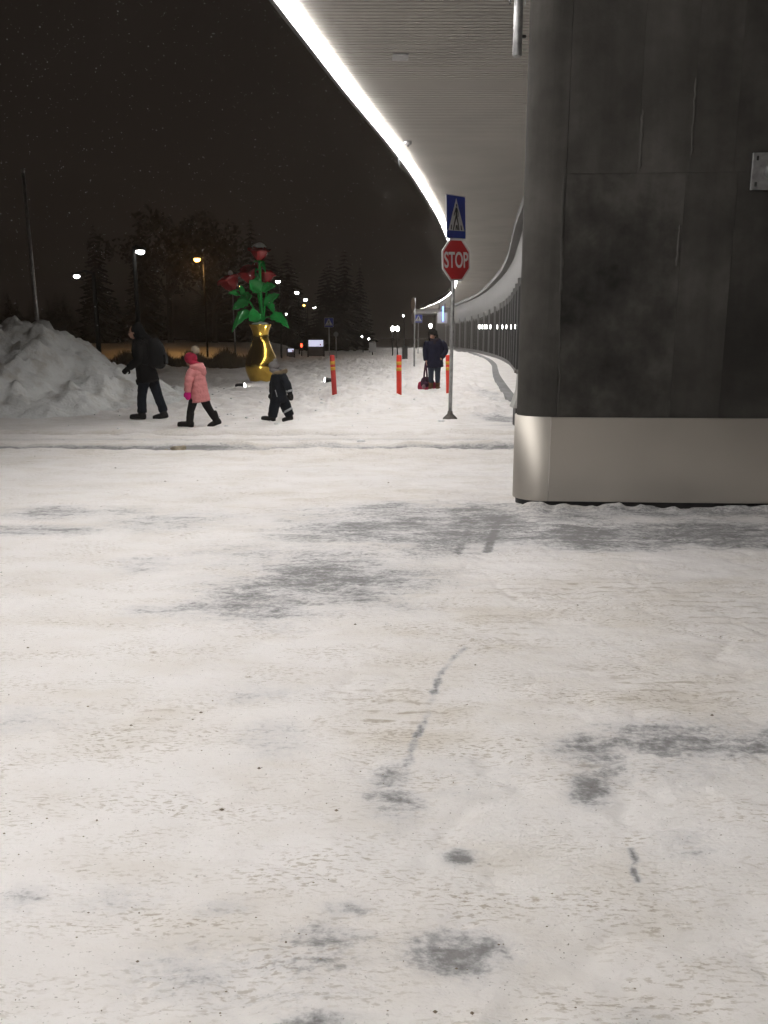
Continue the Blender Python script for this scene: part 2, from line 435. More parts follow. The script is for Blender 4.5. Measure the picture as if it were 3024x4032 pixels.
# ------------------------------------------------------------------ canopy with its light strip
HC = 6.0
LED = [(-9.0, -28), (-6.9, -18), (-4.85, -8), (-3.5, -0.5), (-2.4, 6), (-1.306, 12.33), (-1.0, 14.04), (-.586, 16.34), (.361, 21.23), (1.18, 26.15), (2.43, 34.9), (4.17, 49.9), (5.35, 62.7), (6.64, 84.4), (6.76, 108), (5.57, 135.8)]
FAC = [(14.0, -28), (10.0, -18), (7.5, -8), (6.6, -.5), (6.2, 3), (3.2, 10), (3.45, 14), (3.95, 20), (4.6, 26.5), (5.3, 33), (6.01, 38.8), (7.17, 48.5), (8.28, 61.3), (9.61, 84.4), (9.73, 105.3), (9.53, 129.5), (9.4, 137)]
def spline_x(tab):
    q = np.array(catmull(tab, 10)); return lambda y: np.interp(y, q[:, 1], q[:, 0])
ledx = spline_x(LED); facx = spline_x(FAC)
can = thing('canopy', 'long curved canopy with ribbed pale soffit and a glowing white light strip along its edge', 'canopy', (0, 0, 0))
prof_y = []
y = -14.0
while y < 70:
    prof_y += [(y, 0), (y+.082, 0), (y+.090, .018), (y+.112, .018)]; y += .12
prof_y += [(y_, 0) for y_ in np.arange(70.1, 135.6, 1.0)]
rows = []
for y, dz in prof_y:
    x0 = float(ledx(y)) + .06; x1 = float(facx(y)) + 0.4
    rows.append([(x0 + (x1-x0)*k/3, y, HC+dz) for k in range(4)])
mb = MB(); mb.grid(rows)
build('soffit', mb, M['soffit'], can)
yl = list(np.arange(-14, 50, 1.0)) + list(np.arange(50, 135.9, 2.0))
def ribbon(off0, off1, z0, z1, ylist, fx):
    mb = MB(); P = []
    for y in ylist:
        x = float(fx(y)); dx = float(fx(y+.2)-fx(y-.2))/.4; l = math.hypot(1, dx); nx, ny = 1/l, -dx/l
        P.append([(x+nx*off0, y+ny*off0, z0), (x+nx*off1, y+ny*off1, z0), (x+nx*off1, y+ny*off1, z1), (x+nx*off0, y+ny*off0, z1), (x+nx*off0, y+ny*off0, z0)])
    mb.grid(P); n = len(P)
    mb.f.append((0, 1, 2, 3)); mb.f.append(tuple((n-1)*5+k for k in range(4)))
    return mb
build('light_strip', ribbon(-0.10, 0.055, HC-0.035, HC+0.03, yl, ledx), M['led'], can)
build('edge_trim', ribbon(-0.17, -0.104, HC-0.09, HC+0.45, yl, ledx), M['dark_metal'], can)  # lower lip added to cut the light the strip throws outward
build('roof_deck', ribbon(-0.103, 30, HC+0.06, HC+0.40, yl, ledx), M['dark_metal'], can)
yf = list(np.arange(20, 137, 1.5))
build('soffit_joint', ribbon(-0.30, 0.10, HC-0.30, HC-0.02, yf, facx), M['dark_metal'], can)
v0 = aty(865*KD, 123*KD, 15.9); v0 = onz(865*KD, 123*KD, HC-.02)
build('vent_plate', MB().box((v0.x-.13, v0.y-.14, HC-.035), (v0.x+.13, v0.y+.14, HC-.012)), M['galv'], can, bevel=.004)
# icicles and a small fixture under the light strip
ic = onz(862*KD, 322*KD, HC-.09)
it = thing('icicle', 'thin icicle hanging from the glowing canopy light strip', 'icicle', (ic.x, ic.y, HC-.09))
M['ice'] = mat('ice', (0.85, 0.9, 0.95), 0.08, spec=0.6); M['ice'].node_tree.nodes['Principled BSDF'].inputs['Transmission Weight'].default_value = .7
build('spike', MB().tube([(0,0,.0),(.004,0,-.12),(0,0,-.28),(.004,0,-.42)], [.022,.016,.010,.002], 8), M['ice'], it, True)
build('spike', MB().tube([(.06,.02,.0),(.062,.02,-.08),(.06,.02,-.17)], [.016,.010,.002], 8), M['ice'], it, True)
sp = onz(872*KD, 306*KD, HC-.02)
st = thing('soffit_sensor', 'small round sensor fixed to the soffit beside the icicle', 'sensor', (sp.x+.1, sp.y, HC-.02))
build('housing', MB().lathe([(.09,0),(.09,-.03),(.07,-.07),(.03,-.09)], 16), M['galv'], st, True)
build('lens', MB().ball((0,0,-.09), (.03,.03,.02), 10, 6), M['dark_metal'], st, True)

# ------------------------------------------------------------------ concrete pillar with steel skirt
PR = R(-3.5)                                    # the wall is turned a little to the camera
PX, PY = 1.495, 7.60
def concrete(name, base, blotch, streak=0.3, seed=0.0):
    m = bpy.data.materials.new(name); nt, b = nodes_of(m); N = nt.nodes; L = nt.links
    b.inputs['Roughness'].default_value = 0.85; b.inputs['Specular IOR Level'].default_value = 0.12
    tc = N.new('ShaderNodeTexCoord'); mp = N.new('ShaderNodeMapping'); mp.inputs['Location'].default_value = (seed, seed*.7, seed*.3)
    L.new(tc.outputs['Object'], mp.inputs[0])
    def noise(s, d, r, vec): 
        n = N.new('ShaderNodeTexNoise'); n.inputs['Scale'].default_value = s; n.inputs['Detail'].default_value = d; n.inputs['Roughness'].default_value = r
        L.new(vec, n.inputs['Vector']); return n.outputs[0]
    def ramp(x, pts):
        n = N.new('ShaderNodeValToRGB'); L.new(x, n.inputs[0]); e = n.color_ramp.elements
        e[0].position, e[1].position = pts[0][0], pts[-1][0]; e[0].color = (*pts[0][1], 1); e[1].color = (*pts[-1][1], 1)
        for p, c in pts[1:-1]: q = e.new(p); q.color = (*c, 1)
        return n.outputs[0]
    a = noise(1.3, 8, 0.62, mp.outputs[0])
    dk = tuple(c*(1-blotch) for c in base); lt = tuple(c*(1+blotch*1.1) for c in base)
    c1 = ramp(a, [(.34, dk), (.5, base), (.62, lt), (.74, tuple(c*(1+blotch*2) for c in base))])
    m2 = N.new('ShaderNodeMapping'); m2.inputs['Scale'].default_value = (7, 7, .35); L.new(mp.outputs[0], m2.inputs[0])
    s = noise(1.0, 6, .6, m2.outputs[0])
    mx = N.new('ShaderNodeMix'); mx.data_type = 'RGBA'; mx.blend_type = 'MULTIPLY'; mx.inputs[0].default_value = streak
    L.new(c1, mx.inputs[6]); L.new(ramp(s, [(.35, (.6,.6,.6)), (.65, (1.25,1.25,1.25))]), mx.inputs[7])
    L.new(mx.outputs[2], b.inputs['Base Color'])
    bp = N.new('ShaderNodeBump'); bp.inputs['Strength'].default_value = .25; bp.inputs['Distance'].default_value = .01
    L.new(noise(22, 6, .6, mp.outputs[0]), bp.inputs['Height']); L.new(bp.outputs[0], b.inputs['Normal'])
    return m
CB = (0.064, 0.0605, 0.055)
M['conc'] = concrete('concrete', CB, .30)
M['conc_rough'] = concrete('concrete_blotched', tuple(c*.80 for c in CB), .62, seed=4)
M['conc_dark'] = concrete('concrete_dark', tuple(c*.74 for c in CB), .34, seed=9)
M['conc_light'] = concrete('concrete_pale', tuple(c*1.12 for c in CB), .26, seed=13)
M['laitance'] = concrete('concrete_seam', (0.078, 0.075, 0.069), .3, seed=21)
def steel(name, rough):
    m = mat(name, (0.54, 0.505, 0.455), rough, 0.86, var=0.05, vscale=1.5)
    nt = m.node_tree; b = nt.nodes['Principled BSDF']
    tc = nt.nodes.new('ShaderNodeTexCoord'); mp = nt.nodes.new('ShaderNodeMapping'); mp.inputs['Scale'].default_value = (300, 300, 3)
    n = nt.nodes.new('ShaderNodeTexNoise'); n.inputs['Scale'].default_value = 1; nt.links.new(tc.outputs['Object'], mp.inputs[0]); nt.links.new(mp.outputs[0], n.inputs['Vector'])
    bp = nt.nodes.new('ShaderNodeBump'); bp.inputs['Strength'].default_value = .05; bp.inputs['Distance'].default_value = .002
    nt.links.new(n.outputs[0], bp.inputs['Height']); nt.links.new(bp.outputs[0], b.inputs['Normal'])
    return m
M['steel'] = steel('brushed_steel', 0.30); M['steel_curve'] = steel('brushed_steel_corner', 0.56)
pil = thing('concrete_pillar', 'massive dark concrete pillar with rounded end and stainless steel skirt standing in the snow', 'pillar', (PX, PY, 0), PR)
ZS = 0.84                                       # top of the steel skirt
def cur(rad, off, z0, z1, x_end, n=24):
    """rounded end swept round the pillar's left side: centre at (0, rad)"""
    pts = [(x_end, off)]
    for i in range(n+1):
        t = -math.pi/2 - math.pi*i/n
        pts.append((rad*math.cos(t), rad+rad*math.sin(t)+0))
    pts = [(x, y) for x, y in pts]
    pts.append((x_end, 2*rad-off))
    return [[(x, y, z) for x, y in pts] for z in (z0, z1)]
RADC, RADS = 0.252, 0.268
def shell(rad, y_front, x_end, z0, z1, n=28):
    pts = [(x_end, y_front)]
    cyy = RADS
    for i in range(n+1):
        t = -math.pi/2 - math.pi*i/n
        pts.append((rad*math.cos(t), cyy+rad*math.sin(t)))
    pts.append((x_end, 2*cyy-y_front))
    mb = MB(); k = len(pts)
    mb.v = [(x, y, z0) for x, y in pts] + [(x, y, z1) for x, y in pts]
    mb.f = [(i, i+1, i+1+k, i+k) for i in range(k-1)] + [tuple(range(k, 2*k)), tuple(reversed(range(k))), (k-1, 0, k, 2*k-1)]
    return mb
HP = HC - 0.02
def pu(xd, vd):
    """photo display pixel on the pillar's front plane -> local u, z"""
    r = ray(xd*KD, vd*KD)
    nrm = Vector((math.sin(PR), -math.cos(PR), 0)); o = Vector((PX, PY, 0)) - Vector((0, 0, EYE))
    t = o.dot(nrm)/r.dot(nrm); p = r*t + Vector((0, 0, EYE))
    return (p.x-PX)*math.cos(PR)+(p.y-PY)*math.sin(PR), p.z
build('plinth', shell(RADS-.03, .03, 6.6, -0.05, .06), M['dark_metal'], pil)
ub = pu(1215, 600)[0]
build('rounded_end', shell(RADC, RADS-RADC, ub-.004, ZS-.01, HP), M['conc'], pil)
for p in [x for x in pil.children if x.name.startswith('rounded')]: pass
zj = pu(1300, 374)[1]
u1, u2, u3 = pu(1388, 200)[0], pu(1504, 200)[0], pu(1592, 300)[0]
w1, w2 = pu(1468, 600)[0], pu(1578, 600)[0]
yf0 = RADS-RADC
def slab(a, b, z0, z1, m, dy=0.0):
    return build('concrete_panel', MB().box((a+.0006, yf0+dy*.4, z0+.0006), (b-.0006, yf0+.30, z1-.0006)), m, pil, bevel=.0012)
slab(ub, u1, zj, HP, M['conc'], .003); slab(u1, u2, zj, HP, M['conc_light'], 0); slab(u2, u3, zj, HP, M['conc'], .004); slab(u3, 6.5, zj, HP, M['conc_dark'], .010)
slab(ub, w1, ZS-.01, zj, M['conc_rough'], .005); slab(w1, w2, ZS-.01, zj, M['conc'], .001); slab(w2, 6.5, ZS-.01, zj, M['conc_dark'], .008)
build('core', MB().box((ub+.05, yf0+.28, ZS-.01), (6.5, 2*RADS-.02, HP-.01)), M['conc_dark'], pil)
def fin(xa, va, xb, vb, wd, pr=.006):
    a, za = pu(xa, va); b, zb = pu(xb, vb); n = 14; mb = MB(); P = []
    for i in range(n+1):
        t = i/n; u = a+(b-a)*t; z = za+(zb-za)*t; ww = wd*(.55+.45*random.random())*(0.35 if i in (0, n) else 1)
        u += random.gauss(0, .0035); P.append([(u-ww, yf0+.004, z), (u-ww*.6, yf0-pr, z), (u+ww*.6, yf0-pr, z), (u+ww, yf0+.004, z)])
    mb.grid(P); return build('seam_ridge', mb, M['laitance'], pil, True)
fin(1218, 380, 1211, 640, .022); fin(1211, 640, 1208, 880, .010); fin(1390, 235, 1383, 365, .016); fin(1504, 168, 1496, 335, .014); fin(1470, 485, 1462, 575, .014); fin(1233, 374, 1290, 376, .004)
# steel skirt: curved corner sheet and flat sheets
def corner():
    mb = MB(); P = []
    pts = [(0.035, 0.0)]
    for i in range(29):
        t = -math.pi/2 - math.pi*i/28
        pts.append((RADS*math.cos(t), RADS+RADS*math.sin(t)))
    P0 = [(x, y, .055) for x, y in pts]; P1 = [(x, y, ZS) for x, y in pts]
    P2 = [(x*.95, RADS+(y-RADS)*.95, ZS) for x, y in pts]
    mb.grid([P0, P1, P2]); return mb
build('corner_sheet', corner(), M['steel_curve'], pil, True)
for a, b in ((.038, 3.4), (3.405, 6.5)):
    build('skirt_sheet', MB().box((a, -.004, .055), (b, .012, ZS-.002)), M['steel'], pil, bevel=.002)
# anchor plate on the wall
ua, za = pu(1661, 370)
ap = build('anchor_plate', MB().box((ua-.145, yf0-.022, za-.15), (ua+.145, yf0-.001, za+.15)), M['galv'], pil, bevel=.004)
ap['label'] = 'galvanised anchor plate with slotted corners'
for sx in (-1, 1):
    for sz in (-1, 1):
        build('slot', MB().tube([(ua+sx*.105, yf0-.0255, za+sz*.105-.018), (ua+sx*.105, yf0-.0255, za+sz*.105+.018)], [(.009, .003)]*2, 10), M['black_plastic'], ap)
build('boss', MB().tube([(ua+.03, yf0-.02, za), (ua+.03, yf0-.11, za-.01)], [.075, .06], 20), M['galv'], ap, True)
# pipes beside the pillar top
pp = aty(1117*KD, 122*KD, 7.95)
pt = thing('drain_pipe', 'grey downpipe stub with bracket bars beside the pillar top', 'pipe', (pp.x, pp.y, pp.z))
build('pipe', MB().tube([(0,0,0),(0,0,.01),(0,0,.55),(0,0,.56)], [.036,.040,.040,.034], 18), M['galv'], pt, True)
build('collar', MB().tube([(0,0,.5),(0,0,2.0)], .050, 18), M['dark_metal'], pt, True)
build('bracket_bar', MB().tube([(-.075,0,.42),(-.085,0,.8),(-.088,0,2.0)], [(.008,.02),(.014,.03),(.016,.03)], 8), M['dark_metal'], pt)
build('bracket_bar', MB().tube([(.058,0,.40),(.060,0,2.0)], [(.006,.02)]*2, 8), M['galv'], pt)
build('strap', MB().tube([(.0,0,.16),(.075,.06,.18)], .014, 8), M['dark_metal'], pt)

# ------------------------------------------------------------------ building facade under the canopy
M['glass'] = mat('dark_glass', (0.012, 0.016, 0.015), 0.12, spec=0.5)
M['upper'] = mat('grey_reflection_and_pier', (0.036, 0.036, 0.034), 0.6, 0.0, var=.2, vscale=.8)  # matt grey; on the upper glass it paints in the mirrored soffit
M['fin'] = mat('pale_mullion', (0.15, 0.15, 0.15), 0.4, 0.5)
fb = thing('station_building', 'curved glass station facade with pale mullions running under the canopy', 'building', (0, 0, 0))
arc = [20.0]
while arc[-1] < 132: arc.append(arc[-1] + (1.2 if arc[-1] < 60 else 2.4))
for i in range(len(arc)-1):
    ya, yb = arc[i], arc[i+1]; xa, xb = float(facx(ya)), float(facx(yb))
    d = Vector((xb-xa, yb-ya, 0)).normalized(); n = Vector((-d.y, d.x, 0))
    def wallbox(nm, z0, z1, a, b, th, off, m):
        A = Vector((xa, ya, 0))+d*a; B = Vector((xa, ya, 0))+d*b; o = n*off; t = n*(-th)
        mb = MB(); q = [A+o, B+o, B+o+t, A+o+t]
        mb.v = [(p.x, p.y, z0) for p in q]+[(p.x, p.y, z1) for p in q]
        mb.f = [(0,1,2,3),(4,5,6,7),(0,1,5,4),(1,2,6,5),(2,3,7,6),(3,0,4,7)]
        return build(nm, mb, m, fb)
    ln = math.hypot(xb-xa, yb-ya); pv = random.random()
    wallbox('glass_pane', .32, 3.3, .04, ln-.04, .04, -.02 - .02*pv, M['glass'])
    wallbox('reflection_grey_panel', 3.34, 5.68, .02, ln-.02, .05, -.02, M['upper'])
    wallbox('base_panel', 0-.3, .30, .01, ln-.01, .08, 0, M['fin'])
    wallbox('mullion', .30, 3.5 if i % 3 else 3.9, -.03, .03, .16, .10, M['fin'] if i % 3 == 0 else M['dark_metal'])
kb = MB()
kerb = ribbon(-1.0, -.74, -.1, .13, list(np.arange(19, 120, 1.2)), facx)
ko = build('kerb', kerb, mat('kerb_stone', (.20,.20,.20), .8, var=.3, vscale=3)); tag(ko, kind='structure')
# glowing ovals set between the mullions of the facade
ovalgrp = 'glowing ovals along the glass facade'
for u_ in (1888, 1899, 1909, 1916, 1931, 1958, 1978, 1994, 2012, 2028):
    # where the sight line meets the facade
    r = ray(u_, 1287); t = 20.0
    while t < 125 and r.x*t < float(facx(r.y*t))-.16: t += .05
    p = (r.x*t, r.y*t)
    L_ = thing('facade_oval', 'glowing white oval between the mullions of the glass facade', 'lamp', (p[0], p[1], EYE+r.z*t), 0, ovalgrp)
    q_ = t/FPX; build('globe', MB().ball((0,0,0), ((3.6 if u_ == 1888 else random.uniform(.8,1.7))*q_,1.5*q_,8*q_), 12, 8), M['lamp_white'], L_, True)
    build('bracket', MB().tube([(0,0,0),(.16,.02,.0)], .02, 6), M['dark_metal'], L_)
# crossing wing at the far end
wing = thing('far_wing', 'dark far wing of the station closing the canopy with a pale roof edge', 'building', (0, 138, 0))
build('wall', MB().box((8.5, 0, -.2), (40, 8, 5.3)), M['glass'], wing)
build('roof_edge', MB().box((5.0, -1.5, 5.35), (41, 9, 6.05)), mat('pale_fascia', (.6,.6,.6), .6), wing, bevel=.02)
build('pier', MB().box((8.3, -2.4, -.2), (10.2, -1.0, 5.3)), M['upper'], wing, bevel=.02)
hp = aty(1742, 1250, 112)
hs = thing('hanging_sign', 'grey box sign hanging under the far canopy with a blue light tube', 'sign', (hp.x, hp.y, 0))
build('box', MB().box((-.65, -.15, hp.z-.75), (.65, .15, hp.z+.62)), mat('sign_grey', (.35,.35,.35), .6), hs, bevel=.03)
build('rod', MB().tube([(-.45,0,hp.z+.6),(-.45,0,HC-.02)], .05, 8), M['dark_metal'], hs)
build('rod', MB().tube([(.3,0,hp.z+.6),(.3,0,HC-.02)], .05, 8), M['dark_metal'], hs)
build('blue_tube', MB().tube([(.05,-.30,hp.z-.5),(.05,-.30,hp.z+1.4)], .07, 10), M['lamp_blue'], hs)

# ------------------------------------------------------------------ traffic signs
M['sign_red'] = mat('sign_red', (0.42, 0.012, 0.016), 0.45, var=.06, vscale=5)
M['sign_white'] = mat('sign_white', (0.62, 0.62, 0.62), 0.45, var=.06, vscale=7)
M['sign_blue'] = mat('sign_blue', (0.012, 0.035, 0.32), 0.45, var=.08, vscale=5)
M['sign_black'] = mat('sign_black', (0.02, 0.02, 0.02), 0.5)
M['sign_back'] = mat('sign_back', (0.26, 0.27, 0.28), 0.5, 0.4, var=.1)
def board(nm, poly, y0, y1, m, parent, rot, c):
    o = build(nm, MB().prism(poly, y0, y1), m, parent); o.rotation_euler = rot; o.location = c; return o
def octagon(r, rot=math.pi/8): return [(r*math.cos(rot+k*math.pi/4), r*math.sin(rot+k*math.pi/4)) for k in range(8)]
def rrect(w, h, r, n=5):
    P = []
    for cx, cz, a in ((w-r, h-r, 0), (-w+r, h-r, 90), (-w+r, -h+r, 180), (w-r, -h+r, 270)):
        for k in range(n+1): t = R(a+90*k/n); P.append((cx+r*math.cos(t), cz+r*math.sin(t)))
    return P
def crossing_sign(parent, c, rot, s):
    """blue square with white triangle, walking figure and stripes; s = half side"""
    b = board('crossing_plate', rrect(s, s, s*.08), 0, .012, M['sign_white'], parent, rot, c)
    bl = build('blue_field', MB().prism(rrect(s*.955, s*.955, s*.07), -.003, -.0005), M['sign_blue'], b)
    tri = build('white_triangle', MB().prism([(-.84*s, -.62*s), (.84*s, -.62*s), (0, .86*s)], -.006, -.0035), M['sign_white'], b)
    def fig(polys, nm):
        mb = MB()
        for p in polys: mb.prism([(x*s, z*s) for x, z in p], -.009, -.0065)
        return build(nm, mb, M['sign_black'], b)
    def bar(x0, z0, x1, z1, w0, w1):
        d = Vector((x1-x0, z1-z0)).normalized(); n = Vector((-d.y, d.x))
        return [(x0+n.x*w0, z0+n.y*w0), (x0-n.x*w0, z0-n.y*w0), (x1-n.x*w1, z1-n.y*w1), (x1+n.x*w1, z1+n.y*w1)]
    head = [(.02+.055*math.cos(t*math.pi/5), .53+.07*math.sin(t*math.pi/5)) for t in range(10)]
    fig([head, bar(0.0,.44,-.02,.02,.075,.085), bar(-.03,.06,-.22,-.28,.065,.05), bar(-.22,-.28,-.36,-.60,.05,.045), bar(.0,.06,.14,-.24,.065,.05), bar(.14,-.24,.24,-.60,.05,.045),
         bar(-.05,.40,-.20,.18,.04,.035), bar(-.20,.18,-.27,.05,.035,.03), bar(.05,.40,.17,.20,.04,.035), bar(.17,.20,.15,.02,.035,.03)], 'walking_figure')
    for x0, w_ in ((-.60, .055), (-.10, .055), (.08, .055), (.50, .06)):
        fig([[(x0-w_+.02, -.58), (x0+w_+.02, -.58), (x0+w_*.7+(.06 if x0 < 0 else -.05), -.36), (x0-w_*.7+(.06 if x0 < 0 else -.05), -.36)]], 'stripe')
    return b
base = onz(972*KD, 905*KD); zb = gz(base.x, base.y)
sg = thing('road_sign', 'grey pole carrying a red octagonal stop sign below a blue crossing sign', 'road sign', (base.x, base.y, zb))
build('pole', MB().tube([(0,0,-.1),(0.02,0,4.05)], .036, 14), M['galv'], sg, True)
build('pole_foot', MB().lathe([(.15,-.08),(.14,.02),(.10,.06),(.055,.10),(.045,.16)], 14), mat('dirty_foot', (.10,.09,.08), .9, var=.4), sg, True)
top = aty(985*KD, 470*KD, base.y); stp = aty(985*KD, 562*KD, base.y)
crossing_sign(sg, (top.x-base.x, -.05, top.z-zb), (0, R(-4), R(58)), .385)
so = board('stop_plate', octagon(.415), 0, .012, M['sign_white'], sg, (0, R(-3), R(43)), (stp.x-base.x, -.055, stp.z-zb))
build('red_field', MB().prism(octagon(.375), -.003, -.0005), M['sign_red'], so)
tx = bpy.data.curves.new('t', 'FONT'); tx.body = 'STOP'; tx.size = .36; tx.align_x = 'CENTER'; tx.align_y = 'CENTER'; tx.extrude = .0012; tx.offset = .006
to = bpy.data.objects.new('t', tx); COL.objects.link(to)
tm = bpy.data.meshes.new_from_object(to.evaluated_get(bpy.context.evaluated_depsgraph_get())); bpy.data.objects.remove(to)
tm.transform(Matrix.Translation((0, -.0045, 0)) @ Matrix.Rotation(R(90), 4, 'X')); 
xs = [v.co.x for v in tm.vertices]; zs = [v.co.z for v in tm.vertices]
sx_ = .66/(max(xs)-min(xs)); sz_ = .29/(max(zs)-min(zs)); mx_ = (max(xs)+min(xs))/2; mz_ = (max(zs)+min(zs))/2
for v in tm.vertices: v.co.x = (v.co.x-mx_)*sx_; v.co.z = (v.co.z-mz_)*sz_
tm.name = 'stop_lettering'; tm.materials.clear(); tm.materials.append(M['sign_white'])
lo = bpy.data.objects.new('stop_lettering', tm); COL.objects.link(lo); lo.parent = so

# distant signs
p = onz(1631, 1450); z = gz(p.x, p.y)
s2 = thing('sign_post', 'slim grey post with two signs turned edge-on behind the marker posts', 'road sign', (p.x, p.y, z))
build('pole', MB().tube([(0,0,-.1),(0,0,3.45)], .045, 10), M['galv'], s2, True)
for zc, r_ in ((3.15, .34), (2.45, .30)):
    d = build('sign_disc', MB().tube([(0,-.03,0),(0,-.01,0)], r_, 24), M['sign_back'], s2); d.location = (-.06, 0, zc); d.rotation_euler = (0, 0, R(-74))
p = onz(1646, 1400); z = gz(p.x, p.y)
s3 = thing('crossing_post', 'far crossing sign on a thin post near the canopy end', 'road sign', (p.x, p.y, z))
h3 = aty(1646, 1255, p.y).z - z
build('pole', MB().tube([(0,0,-.1),(0,0,h3+.3)], .04, 8), M['galv'], s3, True); crossing_sign(s3, (0,-.06,h3), (0,0,R(10)), .36)
p = aty(1295, 1270, 55); z = gz(p.x, 55)
s4 = thing('crossing_post', 'small blue crossing sign on a post beside the lit display frame', 'road sign', (p.x, 55, z))
build('pole', MB().tube([(0,0,-.1),(0,0,p.z-z+.3)], .035, 8), M['galv'], s4, True); crossing_sign(s4, (0,-.06,p.z-z), (0,0,R(-8)), .30)
p = aty(1323, 1316, 58); z = gz(p.x, 58)
s5 = thing('round_sign', 'round grey sign back on a low post by the crossing sign', 'road sign', (p.x, 58, z))
build('pole', MB().tube([(0,0,-.1),(0,0,p.z-z+.1)], .035, 8), M['galv'], s5, True)
build('sign_disc', MB().tube([(0,-.06,p.z-z),(0,-.04,p.z-z)], .17, 24), M['sign_back'], s5)

# ------------------------------------------------------------------ marker posts
M['post'] = mat('marker_red', (0.86, 0.045, 0.02), 0.5, var=.05, vscale=9)
M['post_dim_lit'] = mat('marker_red_dim_lit', (0.55, 0.035, 0.03), 0.55, var=.12, vscale=9)  # same red as the other posts, darkened to put weaker light into the colour
M['band'] = mat('marker_band', (0.66, 0.36, 0.03), 0.35, var=.1, vscale=20)
for (ud, vd, lean, mm, lab) in ((723, 857, 3.0, 'post_dim_lit', 'leaning marker post in light-dimmed red with yellow bands beside the ground spotlight'),
                            (862, 863, 0.3, 'post', 'upright bright red marker post with yellow bands standing clear of the signs'),
                            (969, 858, 1.6, 'post', 'bright red marker post with yellow bands right behind the stop sign pole')):
    p = onz(ud*KD, vd*KD); z = gz(p.x, p.y)
    t = thing('marker_post', lab, 'marker post', (p.x, p.y, z), 0, 'red marker posts')
    t.rotation_euler = (0, R(-lean), 0)
    build('tube', MB().lathe([(.066,-.1),(.066,1.04),(.060,1.075),(.040,1.09)], 20), M[mm], t, True)
    for za in (.69, .84): build('band', MB().lathe([(.0685,za),(.0685,za+.085)], 20), M['band'], t, True)
    build('snow_collar', MB().lathe([(.20,-.05),(.16,.012),(.10,.03),(.069,.035)], 14), M['snow'], t, True)

# ------------------------------------------------------------------ rose sculpture
M['gold'] = mat('gold_leaf', (0.78, 0.50, 0.09), 0.16, 1.0, var=.06, vscale=3, bump=.10, bscale=3.0)
M['petal'] = mat('glossy_petal', (0.24, 0.004, 0.008), 0.07, var=.15, vscale=3, spec=.30)
M['leaf'] = mat('glossy_leaf', (0.016, 0.33, 0.06), 0.09, var=.2, vscale=3, spec=.35)
p = onz(566*KD, 829*KD); vy = p.y; vz = gz(p.x, p.y)
rs = thing('rose_sculpture', 'giant sculpture of red roses with green leaves in a golden vase', 'sculpture', (p.x, vy, vz-.02))
VM = vy/3261/3.16
def rv(x, y, dy=0.0): return ((x-575)*VM, dy, (1780-y)*VM)
prof = [((1.07+.09*math.exp(-((y_-1600)/130)**2))*r_*VM, (1780-y_)*VM) for r_, y_ in catmull([(128,1795),(138,1770),(160,1700),(171,1620),(166,1540),(146,1450),(116,1360),(93,1290),(87,1240),(95,1190),(112,1140),(128,1108)], 5)]
prof += [((133)*VM, (1780-1104)*VM), (112*VM, (1780-1120)*VM), (80*VM, (1780-1150)*VM)]
build('vase', MB().lathe(prof, 64), M['gold'], rs, True)
mbs = MB().ball((0,0,(1780-1112)*VM), (.29,.29,.11), 20, 10)
fuse('snow_fill', mbs, M['snow'], rs, .03, 2, .04, 6)
def stem(pts, r0, r1, nm='stem'):
    q = catmull([rv(*a) for a in pts], 8); n = len(q)
    return build(nm, MB().tube(q, [r0+(r1-r0)*i/(n-1) for i in range(n)], 12), M['leaf'], rs, True)
stem([(598,1150,0),(600,1000,0),(592,700,0),(590,340,0)], .05, .045)
stem([(560,1150,.05),(545,1020,.1),(440,830,.15),(300,745,.2),(225,720,.2)], .035, .03)
stem([(575,1150,.2),(560,950,.5),(500,650,.8),(450,560,.9)], .04, .035)
stem([(590,1150,.2),(615,900,.4),(655,600,.5),(650,560,.5)], .035, .03)
stem([(600,1060,-.02),(660,1020,-.1),(730,1015,-.15)], .022, .016, 'twig')
stem([(605,930,0),(640,880,-.05),(690,840,-.1)], .02, .014, 'twig')
stem([(600,730,0),(625,700,-.04)], .02, .014, 'twig')
stem([(595,720,0),(560,690,-.06)], .02, .014, 'twig')
stem([(575,1080,.05),(530,1010,-.1),(470,960,-.15)], .022, .016, 'twig')
def leaf(a, b, wid, droop=.0, dya=0.0, dyb=0.0, fold=.25, up=(0,-.35,1)):
    A = Vector(rv(*a, dya)); B = Vector(rv(*b, dyb)); n = 12; d = B-A; L = d.length; d.normalize()
    upv = Vector(up); side = d.cross(upv).normalized(); nr = side.cross(d).normalized()
    top = []
    for i in range(n+1):
        t = i/n; wv = 1.3*wid*(math.sin(math.pi*min(1, t**.75))**.8)*(1-.15*math.sin(t*22)) + .004
        c = A + d*(L*t) + Vector((0, 0, -droop*(t*t) + droop*.9*math.sin(math.pi*t)))
        row = []
        for k in range(-3, 4):
            q = k/3.0
            row.append(c + side*(wv*q) + nr*(fold*wv*abs(q) - .02*math.sin(5*t+q)))
        top.append(row)
    mb = MB(); mb.grid(top)
    bot = [[v - nr*.022 for v in r_] for r_ in top]
    o0 = len(mb.v); mb.grid(bot); cN = 7
    for i in range(n):
        for k in (0, 6):
            mb.f.append((i*cN+k, (i+1)*cN+k, o0+(i+1)*cN+k, o0+i*cN+k))
    for i in (0, n):
        for k in range(6): mb.f.append((i*cN+k, i*cN+k+1, o0+i*cN+k+1, o0+i*cN+k))
    return build('leaf', mb, M['leaf'], rs, True)
LV = (0, -1, .35)
leaf((600,720),(478,585),.16,.03,-.05,-.35,.3,LV); leaf((560,690),(475,655),.16,.04,-.06,-.3,.2,LV)
leaf((612,715),(790,640),.115,.06,-.04,-.3,.35,LV); leaf((628,880),(830,740),.12,.04,-.05,-.35,.3,LV)
